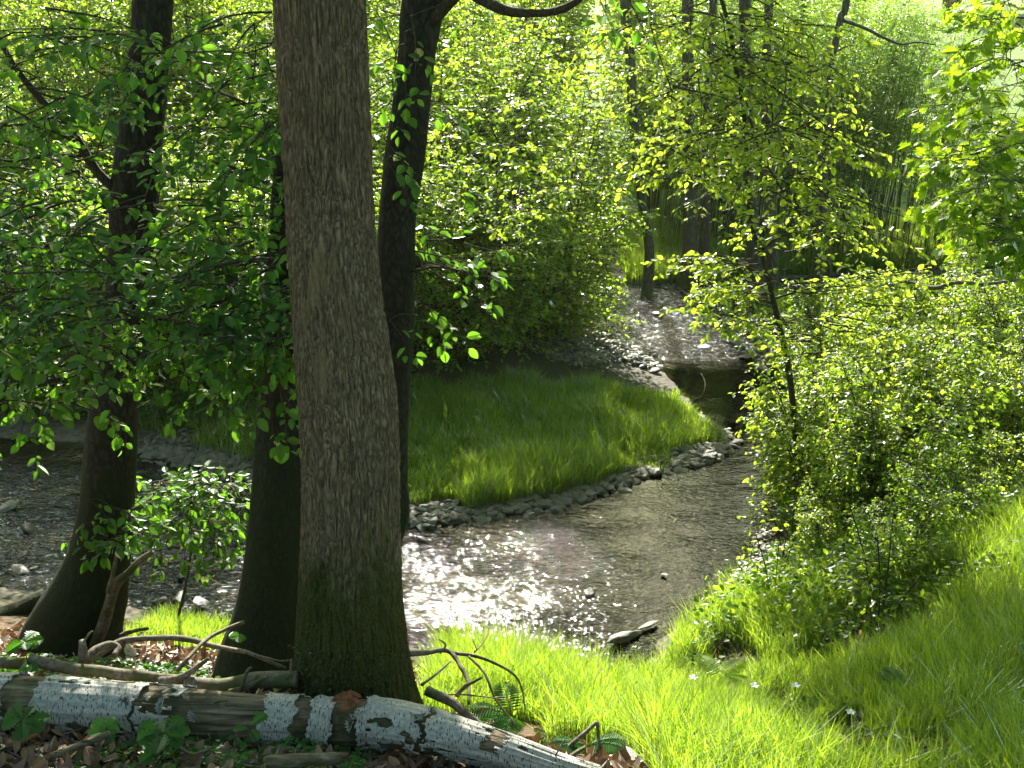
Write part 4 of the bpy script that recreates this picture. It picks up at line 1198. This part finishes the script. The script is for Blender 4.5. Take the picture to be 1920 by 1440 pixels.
gravel('gravel', 'grey cobble edge along the front of the grassy point', 1900, [(1375, 832), (1340, 862), (1200, 896), (1130, 925), (1050, 948), (900, 975), (780, 985), (700, 975)], .15, .02, .11, 7, 150, 'flat grey stone in the cobble edge of the grassy point', 'flat stones edging the grassy point', .1, off=(-.25, 1.0))
gravel('gravel', 'cobble tip of the grassy point beside the pool', 300, [(1375, 828), (1345, 803), (1325, 785)], .1, .02, .09, 8, 30, 'flat grey stone at the tip of the grassy point', 'flat stones at the tip of the point', 0, off=(-.8, .2))
gravel('gravel', 'shaded gravel bar upstream under the hazel leaves', 2600, [(1225, 690), (1190, 660), (1100, 625), (1050, 640), (1150, 680), (1100, 690), (1000, 660)], .3, .025, .10, 9, 90, 'dark flat stone on the shaded upstream gravel bar', 'stones on the upstream gravel bar', .6, off=(-.4, .2))
gravel('gravel', 'small white stones at the near edge of the pool', 420, [(1060, 1268), (1130, 1272), (1190, 1266), (1230, 1245)], .12, .015, .05, 10, 24, 'pale stone at the near edge of the pool', 'pale stones at the near shore', 0, off=(.1, -.6))
gravel('gravel', 'shaded slabs of gravel on the far left shore', 900, [(270, 856), (350, 872), (470, 895)], .3, .03, .09, 11, 40, 'slab like stone on the shaded far left shore', 'slabs on the far left shore', .3, off=(0, .7))
gravel('gravel', 'stones along the right shore under the shrubs', 500, [(1350, 1120), (1395, 1070), (1430, 1000), (1455, 900)], .12, .02, .07, 12, 16, 'rounded stone under the shrubs at the right shore', 'stones at the right shore', 0, off=(.6, 0))
gravel('gravel', 'stones on the upstream right shore', 400, [(1395, 590), (1430, 630), (1470, 665), (1480, 720)], .15, .03, .09, 13, 14, 'stone at the foot of the alders by the riffle', 'stones by the riffle', .5, off=(.3, 0))

for i, (u, v, s, lab, wet, fl) in enumerate([(15, 950, .15, 'tan flat rock in the riffle at the left edge', 0, .7), (55, 992, .13, 'brown rock in the riffle left of the beech', 1, .9), (42, 1040, .08, 'small dark pointed rock in the riffle', 1, .8), (38, 1068, .11, 'black wet rock in the riffle near the roots', 1, .6), (62, 1066, .06, 'small rock beside the black wet rock', 1, .7),
                                             (338, 1120, .11, 'mossy pointed rock at the shore between the beeches', 1, 1.1), (378, 1130, .14, 'flat brown slab beside the mossy pointed rock', 1, .5), (300, 1125, .09, 'dark low rock left of the mossy pointed rock', 1, .5), (340, 1080, .07, 'dark rock in the white riffle behind the sapling', 1, .6), (415, 1155, .08, 'dark rock at the foot of the middle beech', 1, .8),
                                             (1245, 1078, .05, 'small white stone alone in the shallow water', 0, .6), (1105, 1110, .09, 'low dark stone just breaking the pool surface', 1, .4), (800, 985, .10, 'grey block stone where the point meets the beech', 0, .8), (790, 1010, .08, 'dull stone in the water beside the beech', 1, .7),
                                             (1235, 590, .14, 'dark rock standing in the upstream riffle', 1, .9), (1320, 650, .12, 'flat wet rock at the lip of the riffle', 1, .4), (1375, 640, .17, 'dark rock at the right end of the riffle', 1, .6), (1400, 668, .2, 'long flat dark rock under the young beech sprays', 1, .35), (1430, 690, .2, 'flat rock at the foot of the alder reflection', 1, .3),
                                             (1415, 1085, .09, 'brown rock at the right shore under pale leaves', 0, .9), (160, 1010, .07, 'rock in the riffle touching the beech', 1, .5), (250, 1060, .06, 'rock in the riffle right of the dead stem', 1, .5), (440, 1040, .07, 'rock showing beside the middle beech', 1, .5)]):
    q = Z0(u, v, .02)
    stone(tuple(q), s, lab, None, wet, fl, r=random.Random(i + 40), name='rock', cat='rock')
# long pale slab in the pool
o = stone(tuple(Z0(1172, 1192, .03)), .17, 'long sunlit slab lying in the shallow near side of the pool', None, False, .55, RAD(33), random.Random(3), 'rock', 'rock'); o.scale = (.27, .10, .10); o.rotation_euler = (.05, .1, RAD(38))
o = stone(tuple(Z0(1215, 1172, .03)), .1, 'second slab beyond the long sunlit one in the pool', None, False, .55, RAD(33), random.Random(6), 'rock', 'rock'); o.scale = (.13, .06, .05)

# ================================================================== THE BIRCH LOG
LP = [P(-60, 1316, 3.78), P(0, 1318, 3.77), P(120, 1326, 3.76), P(250, 1334, 3.75), P(380, 1345, 3.74), P(500, 1352, 3.73), P(620, 1357, 3.71), P(720, 1358, 3.66), P(820, 1376, 3.62), P(920, 1402, 3.58), P(1040, 1440, 3.52), P(1120, 1462, 3.5)]
LR = [.135, .135, .135, .13, .128, .12, .115, .105, .095, .08, .06, .05]
lc = curve(LP, 620); lk = np.linspace(0, len(LR) - 1, 620); lr = np.interp(lk, range(len(LR)), LR)
lu = np.interp(lk, range(12), [-60, 0, 120, 250, 380, 500, 620, 720, 820, 920, 1040, 1120])
mid = lc[310]
log = thing('birch_log', 'fallen birch log with peeling white bark lying across the foreground', 'log', mid)
lr = lr * .9
tn, nn, bb = frames(lc)
sides = 150
a = np.arange(sides) * 2 * pi / sides


def log_surface(r_mul, r_add, amp=.06, ph=0, uvals=None):
    cyl = np.stack([np.cos(a)[None] + 0 * lr[:, None], np.sin(a)[None] + 0 * lr[:, None], np.arange(620)[:, None] * .005 + 0 * a[None]], -1)
    R = lr[:, None] * r_mul + r_add
    R = R * (1 + amp * vnoise(cyl * [1.5, 1.5, 2.5] + ph)) + .004 * vnoise(cyl * [9, 9, 4] + ph)
    return R, cyl


R0, cyl = log_surface(.93, 0)
v = lc[:, None] + (nn[:, None] * np.cos(a)[None, :, None] + bb[:, None] * np.sin(a)[None, :, None]) * R0[..., None]
ii = np.arange(620 * sides).reshape(620, sides); jj = np.roll(ii, -1, 1)
qd = np.stack([ii[:-1], jj[:-1], jj[1:], ii[1:]], -1)
mb = MB(); mb.add(v.reshape(-1, 3), qd.reshape(-1, 4)); mb.build('bare_wood', M['wood'], log, smooth=True)
# bark sleeves with ragged ends: (u from, u to, angle span factor)
R1, _ = log_surface(.93, .0)
upang = np.stack([nn[:, 2:3] * np.cos(a)[None] + bb[:, 2:3] * np.sin(a)[None]], 0)[0]       # 1 on top, -1 below
frt = -(nn[:, 1:2] * np.cos(a)[None] + bb[:, 1:2] * np.sin(a)[None])                         # 1 towards the viewer
rag = vnoise(cyl * [2.2, 2.2, 6] + 31) * 10 + vnoise(cyl * [7, 7, 14] + 3) * 6 + vnoise(cyl * [16, 16, 40] + 3) * 3
rag2 = vnoise(cyl * [5, 5, 16] + 71) * .5 + vnoise(cyl * [12, 12, 40] + 5) * .3
sleeves = [(-80, 34, -1.2, 'birch'), (88, 275, -1.2, 'birch'), (278, 345, -.75, 'birch'), (505, 563, -1.2, 'birch'), (588, 640, -1.2, 'birch'), (690, 800, -1.2, 'birch'), (808, 1130, -1.2, 'birch')]
for si, (u0, u1, lowcut, mn) in enumerate(sleeves):
    uu = lu[:, None] + rag + 6 * frt
    ragt = vnoise(cyl * [3, 3, 5] + si * 7) * .35 + rag2 * .6
    inside = (uu > u0) & (uu < u1) & (upang + ragt > lowcut)
    if si == 1: inside &= ~((uu < 130) & (upang < .1 + ragt)) & ~((np.abs(uu - 185) < 30 + 8 * ragt) & (upang < -.35 + ragt * .4))
    if si == 2: inside &= (np.abs(vnoise(cyl * [2.5, 2.5, 7] + 50)) > .12) & ((upang < .75) | (uu > 320))
    if si == 5: inside &= ~((np.abs(uu - 752) + rag2 * 30 < 24) & (upang < -.0 + ragt))
    if si in (1, 5, 6): inside &= (vnoise(cyl * [2.6, 2.6, 9] + 90) * .7 + vnoise(cyl * [8, 8, 30] + 11) * .35 < .48 - .25 * (upang < -.2))
    if si == 6: inside &= ~((np.abs(uu - 828) < 14) & (upang < .05 + ragt)) & ~((np.abs(uu - 925) + rag2 * 30 < 12) & (upang > .45))
    lift = .010 + .010 * np.clip(1 - np.minimum(np.abs(uu - u0), np.abs(uu - u1)) / 12, 0, 1) * (.5 + vnoise(cyl * [3, 3, 3] + 12))
    R = R0 + lift
    vo_ = lc[:, None] + (nn[:, None] * np.cos(a)[None, :, None] + bb[:, None] * np.sin(a)[None, :, None]) * R[..., None]
    vi_ = lc[:, None] + (nn[:, None] * np.cos(a)[None, :, None] + bb[:, None] * np.sin(a)[None, :, None]) * (R - .006)[..., None]
    fk = inside[:-1] & np.roll(inside, -1, 1)[:-1] & inside[1:] & np.roll(inside, -1, 1)[1:]
    q1 = qd[fk]
    if not len(q1): continue
    # rim walls so the sheet has thickness
    nrim = []
    e = {}
    for f in q1:
        for k in range(4):
            x1, x2 = int(f[k]), int(f[(k + 1) % 4])
            if (x2, x1) in e: del e[(x2, x1)]
            else: e[(x1, x2)] = 1
    off = 620 * sides
    rim = np.array([[x2, x1, x1 + off, x2 + off] for (x1, x2) in e])
    used = np.unique(np.concatenate([q1.ravel(), q1.ravel() + off]))
    rm = np.zeros(off * 2, int); rm[used] = np.arange(len(used))
    allv = np.vstack([vo_.reshape(-1, 3), vi_.reshape(-1, 3)])[used]
    mb = MB(); mb.add(allv, rm[q1], rm[rim], rm[q1[:, ::-1] + off])
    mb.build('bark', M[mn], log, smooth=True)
# torn red brown inner bark at the middle, snapped stub
mb = MB()
add_leaves(mb, np.array([P(665, 1312, 3.6), P(680, 1318, 3.58), P(640, 1308, 3.62), P(668, 1322, 3.57)]), np.array([[-1, .1, .05], [-1, -.2, -.1], [1, .1, .15], [-1, -.4, .1]]), np.array([[0, -.4, 1.]] * 4), np.array([.10, .09, .08, .07]), .5, OVATE5, .4, .3)
mb.build('torn_bark', M['red_bark'], log)
r = np.random.default_rng(9)
for (u, v_, L) in [(320, 1290, .07), (338, 1300, .06), (275, 1315, .06), (262, 1330, .05), (300, 1340, .06), (355, 1330, .06), (660, 1350, .07), (680, 1370, .06), (430, 1312, .05), (205, 1372, .05), (150, 1370, .04), (175, 1378, .04), (800, 1335, .06), (655, 1375, .07), (690, 1390, .07)]:
    q = P(u, v_, 3.58)
    mb = MB(); add_leaves(mb, np.array([q]), r.normal(0, 1, (1, 3)), np.array([[0, -1., .5]]) + r.normal(0, .4, (1, 3)), np.array([L]), .7, OAK, .5, .9)
    mb.build('bark_curl', M['birch'] if L > .055 else M['wood'], log)


# ================================================================== FALLEN BRANCHES
def dead_branch(label, paths, name='dead_branch', m_='branch', group=None, cat='branch'):
    q0 = P(*paths[0][0][0])
    o = thing(name, label, cat, q0, group)
    mb = MB()
    for i, (pts, r0, r1) in enumerate(paths):
        pp = [P(*a) for a in pts]
        n = max(6, len(pp) * 5)
        c_ = curve(pp, n) if len(pp) > 2 else np.linspace(pp[0], pp[1], n)
        c_ = c_ + vnoise(c_ * 9 + i)[:, None] * .004
        tube(mb, c_, np.linspace(r0, r1, n), 10 if r0 > .012 else 6, rough=.18, seed=i)
    mb.build('wood', M[m_], o, smooth=True)
    return o


dead_branch('long pale barkless pole lying behind the birch log', [([(52, 1234, 3.95), (110, 1250, 3.97), (200, 1262, 4.0), (280, 1268, 4.02), (345, 1276, 4.03)], .028, .022), ([(300, 1280, 4.0), (345, 1268, 4.0), (392, 1234, 4.0)], .024, .008)])
dead_branch('thick weathered branch resting against the foot of the oak', [([(350, 1285, 3.98), (420, 1288, 3.96), (480, 1275, 3.95), (560, 1272, 3.93)], .033, .04), ([(430, 1300, 3.9), (470, 1286, 3.9), (500, 1268, 3.9)], .015, .006), ([(455, 1288, 3.9), (462, 1262, 3.88), (470, 1252, 3.87)], .012, .005), ([(538, 1272, 3.9), (545, 1255, 3.9), (547, 1235, 3.9)], .008, .004)])
dead_branch('straight grey stick propped up towards the middle beech', [([(330, 1260, 4.1), (352, 1235, 4.15), (380, 1205, 4.3), (405, 1188, 4.4), (458, 1165, 4.5)], .010, .009)])
dead_branch('arching branch bridging the gap between the two dark beeches', [([(160, 1240, 4.5), (190, 1222, 4.6), (230, 1202, 4.7), (290, 1196, 4.7), (360, 1200, 4.6), (420, 1215, 4.5), (470, 1225, 4.4), (535, 1252, 4.3)], .022, .008), ([(470, 1225, 4.4), (510, 1238, 4.3), (545, 1238, 4.2)], .006, .003)])
dead_branch('short white stick lying in the sunlit grass', [([(225, 1192, 5.9), (250, 1184, 5.9), (278, 1178, 5.9)], .014, .010)], m_='wood')
dead_branch('dark upright broken stub behind the log at the left', [([(152, 1250, 4.1), (155, 1225, 4.1), (153, 1202, 4.1)], .022, .015), ([(156, 1205, 4.1), (166, 1190, 4.1), (174, 1183, 4.1)], .007, .004)])
dead_branch('curled mossy root loop behind the pale pole', [([(165, 1238, 4.3), (180, 1218, 4.35), (205, 1208, 4.4), (222, 1214, 4.4), (215, 1228, 4.35)], .02, .014)])
dead_branch('brown old log end at the left edge behind the birch log', [([(-60, 1240, 4.1), (0, 1242, 4.1), (42, 1246, 4.1)], .03, .028)])
dead_branch('dark forked branch reaching over the grass right of the oak', [([(800, 1295, 4.0), (850, 1318, 3.95), (880, 1345, 3.9), (910, 1365, 3.88)], .022, .014), ([(765, 1226, 4.3), (800, 1224, 4.35), (840, 1222, 4.4), (862, 1250, 4.3), (878, 1280, 4.2), (878, 1320, 4.0)], .014, .007),
             ([(845, 1224, 4.4), (900, 1232, 4.4), (950, 1255, 4.4), (975, 1285, 4.4), (985, 1330, 4.3)], .009, .003), ([(855, 1305, 4.0), (875, 1285, 4.0), (904, 1270, 4.0)], .010, .006), ([(790, 1285, 4.1), (820, 1262, 4.2), (845, 1240, 4.3)], .007, .004),
             ([(880, 1230, 4.35), (910, 1265, 4.2), (930, 1310, 4.1), (960, 1350, 4.0), (975, 1370, 3.95)], .007, .003), ([(795, 1300, 4.0), (900, 1304, 4.0), (960, 1312, 4.0)], .004, .002), ([(825, 1225, 4.4), (835, 1210, 4.4), (822, 1198, 4.4)], .006, .003)])
dead_branch('angled stick like an upturned V at the bottom of the slope', [([(1062, 1404, 3.9), (1095, 1375, 3.95), (1120, 1352, 4.0)], .012, .009), ([(1120, 1352, 4.0), (1122, 1385, 3.95), (1125, 1425, 3.85)], .008, .006), ([(1105, 1422, 3.85), (1140, 1424, 3.85), (1180, 1424, 3.85)], .005, .002), ([(1045, 1440, 3.7), (1075, 1415, 3.75), (1098, 1400, 3.8)], .011, .008)])
dead_branch('thin twig rising from the right end of the log', [([(1028, 1440, 3.5), (1045, 1410, 3.52), (1060, 1385, 3.55)], .005, .002)])
dead_branch('pale twig arching out over the glinting water', [([(890, 1222, 5.2), (905, 1205, 5.3), (916, 1180, 5.4), (918, 1130, 5.5)], .006, .002), ([(893, 1220, 5.2), (885, 1200, 5.2)], .004, .002)])
dead_branch('pale log end poking in at the bottom edge', [([(500, 1432, 3.25), (570, 1424, 3.27), (640, 1420, 3.3)], .032, .02)], m_='wood')
dead_branch('slanting rotten strip of wood on the litter at the lower left', [([(60, 1432, 3.35), (130, 1405, 3.4), (205, 1378, 3.45)], .016, .012)], m_='wood')
dead_branch('white forked splinter in front of the log', [([(338, 1403, 3.4), (365, 1414, 3.38), (395, 1402, 3.4)], .008, .005), ([(365, 1414, 3.38), (345, 1426, 3.36)], .007, .006)], m_='wood')
dead_branch('bare grey branch lying over the weeds near the maple', [([(1700, 528, 12.5), (1750, 540, 12.3), (1790, 530, 12.2), (1850, 532, 12.1), (1935, 520, 12.0)], .025, .018), ([(1640, 660, 10.2), (1680, 628, 10.2), (1720, 600, 10.1)], .012, .005)])
dead_branch('thin twig dipping into the upstream pool', [([(1315, 700, 13.6), (1322, 720, 13.4), (1315, 742, 13.2), (1290, 752, 13.0)], .006, .003)])
r = np.random.default_rng(77)
for i in range(26):
    u, v_ = r.uniform(0, 900), r.uniform(1400, 1440) if i % 2 else r.uniform(1190, 1250)
    if i % 2 == 0: u = r.uniform(0, 540)
    q = G(u, v_); a_ = r.uniform(0, pi); L = r.uniform(.08, .3)
    mb = MB(); dv = np.array([cos(a_), sin(a_) * .5, r.normal(0, .12)]) * L / 2
    c_ = curve([q - dv + [0, 0, .03], q + r.normal(0, .01, 3) + [0, 0, .045], q + dv + [0, 0, .04]], 8)
    tube(mb, c_, np.linspace(.0045, .002, 8), 5)
    o = mb.build('twig', M['branch'], loc=tuple(q), smooth=True); tag(o, 'small dead twig lying on the leaf litter', 'twig', 'small twigs scattered on the litter')


# ================================================================== SEEDLINGS, FERNS, FLOWERS
def seedling(label, u, v, y, n, L, seed, shape=OAK, h=.12, group=None, up=None, matn='leaf_herb'):
    r = np.random.default_rng(seed); c0 = P(u, v, y); g = c0 - [0, 0, h]
    o = thing('oak_seedling', label, 'seedling', g, group)
    mb = MB(); tube(mb, np.linspace(g, c0, 5), np.linspace(.003, .002, 5), 5); mb.build('stem', M['twig'], o)
    mb = MB(); a_ = np.arange(n) * 2 * pi / n + r.uniform(0, 1)
    add_leaves(mb, c0 + np.zeros((n, 3)) + r.normal(0, .006, (n, 3)), np.stack([np.cos(a_), np.sin(a_) * .8, r.uniform(-.1, .35, n)], -1), np.array([0, -.45, 1.]) + r.normal(0, .2, (n, 3)), L * r.uniform(.75, 1.15, n), .85, shape, .12, .25)
    mb.build('leaves', M[matn], o)


go_ = 'oak seedlings around the log'
seedling('lobed oak seedling in front of the log at the lower left', 40, 1350, 3.5, 7, .09, 1, group=go_)
seedling('big oak seedling in front of the middle of the log', 305, 1375, 3.45, 7, .10, 2, group=go_)
seedling('second whorl of oak leaves just below the big seedling', 300, 1402, 3.4, 6, .075, 3, group=go_)
seedling('small upright oak seedling by the broken part of the log', 470, 1365, 3.5, 3, .075, 4, group=go_)
seedling('pointed leaf seedling between the two oak seedlings', 200, 1365, 3.5, 6, .075, 5, OVATE5, group=go_)
seedling('yellow green seedling on the shaded slope by the left edge', 45, 1205, 4.9, 7, .085, 6, group=go_)
seedling('round leaf seedling on top of the log bark gap', 50, 1253, 3.9, 4, .05, 7, OVATE5, group=go_)
seedling('seedling growing on the foot of the middle beech', 445, 1195, 4.9, 4, .06, 8, OVATE5, group=go_)


def fern(label, u, v, y, n, L, seed, matn='leaf_herb'):
    r = np.random.default_rng(seed); c0 = P(u, v, y)
    o = thing('fern', label, 'fern', c0, 'ferns in the grass')
    for i in range(n):
        mb = MB(); a_ = r.uniform(0, 2 * pi) if n > 3 else r.uniform(-.4, .4) + i * pi
        d0 = np.array([cos(a_), sin(a_), 0]); k = 22
        tt = np.linspace(0, 1, k)
        ax = c0 + d0 * (tt * L)[:, None] + np.array([0, 0, 1]) * (L * (.75 * tt - .65 * tt ** 2))[:, None]
        tube(mb, ax, np.linspace(.003, .001, k), 4)
        lat = np.cross(d0, [0, 0, 1])
        for s_ in (-1, 1):
            add_leaves(mb, ax[2:], d0 * .35 + lat * s_ + np.zeros((k - 2, 3)), np.array([0, 0, 1.]) + r.normal(0, .1, (k - 2, 3)), L * .30 * np.sin(np.clip(tt[2:] * 1.05 + .12, 0, 1) * pi) ** .8 + .004, .19, NARROW, .05, .2)
        mb.build('frond', M[matn], o)


fern('fern beside the dark forked branch', 960, 1345, 4.2, 4, .26, 1)
fern('fern at the bottom edge right of the log', 1250, 1415, 4.1, 5, .26, 2)
fern('yellow sunlit fern in the middle of the bright slope', 1350, 1270, 5.4, 4, .24, 3, 'leaf_young')
fern('small fern in front of the angled stick', 1100, 1400, 3.95, 4, .2, 4)
fern('fern in the shaded right bank grass', 1700, 1290, 5.0, 4, .2, 5)

for (u, v_, y, lab) in [(1595, 1335, 4.75, 'single white blossom on a stalk in the lower right grass'), (1300, 1270, 5.3, 'white blossom at the left of the bright slope'), (1415, 1285, 5.1, 'white petals beside the shaded grass'), (1492, 1285, 5.1, 'small white flower near the shadow edge'), (1790, 795, 8.2, 'white flower in the dark hollow under the maple'), (1738, 840, 7.9, 'pale flower head above the shaded shrubs')]:
    c0 = P(u, v_, y); o = thing('wild_flower', lab, 'flower', c0 - [0, 0, .2], 'white flowers in the grass')
    mb = MB(); tube(mb, np.linspace(c0 - [0, 0, .22], c0, 5), .0016, 4); mb.build('stem', M['leaf_herb'], o)
    mb = MB(); a_ = np.arange(5) * 2 * pi / 5
    add_leaves(mb, c0 + np.zeros((5, 3)), np.stack([np.cos(a_), np.sin(a_), .2 + 0 * a_], -1), np.array([0, -.3, 1.]) + np.zeros((5, 3)), np.full(5, .028), .7, OVATE5); mb.build('petals', M['petal'], o)

# ================================================================== THE SUNLIT HAZE
mb = MB()
x0, x1, y0, y1, z0, z1 = -330, 330, -45, 610, -1.5, 24
vv = [(x, y, z) for z in (z0, z1) for y in (y0, y1) for x in (x0, x1)]
mb.add(vv, [[0, 2, 3, 1], [4, 5, 7, 6], [0, 1, 5, 4], [2, 6, 7, 3], [0, 4, 6, 2], [1, 3, 7, 5]])
m, t, out = mat('haze')
pv = N(t, 'VolumePrincipled'); pv.inputs['Color'].default_value = (0.95, 1, 0.55, 1); pv.inputs['Density'].default_value = HAZE; pv.inputs['Anisotropy'].default_value = 0.55
t.links.new(pv.outputs[0], out.inputs['Volume'])
if HAZE: tag(mb.build('haze', m), kind='stuff')
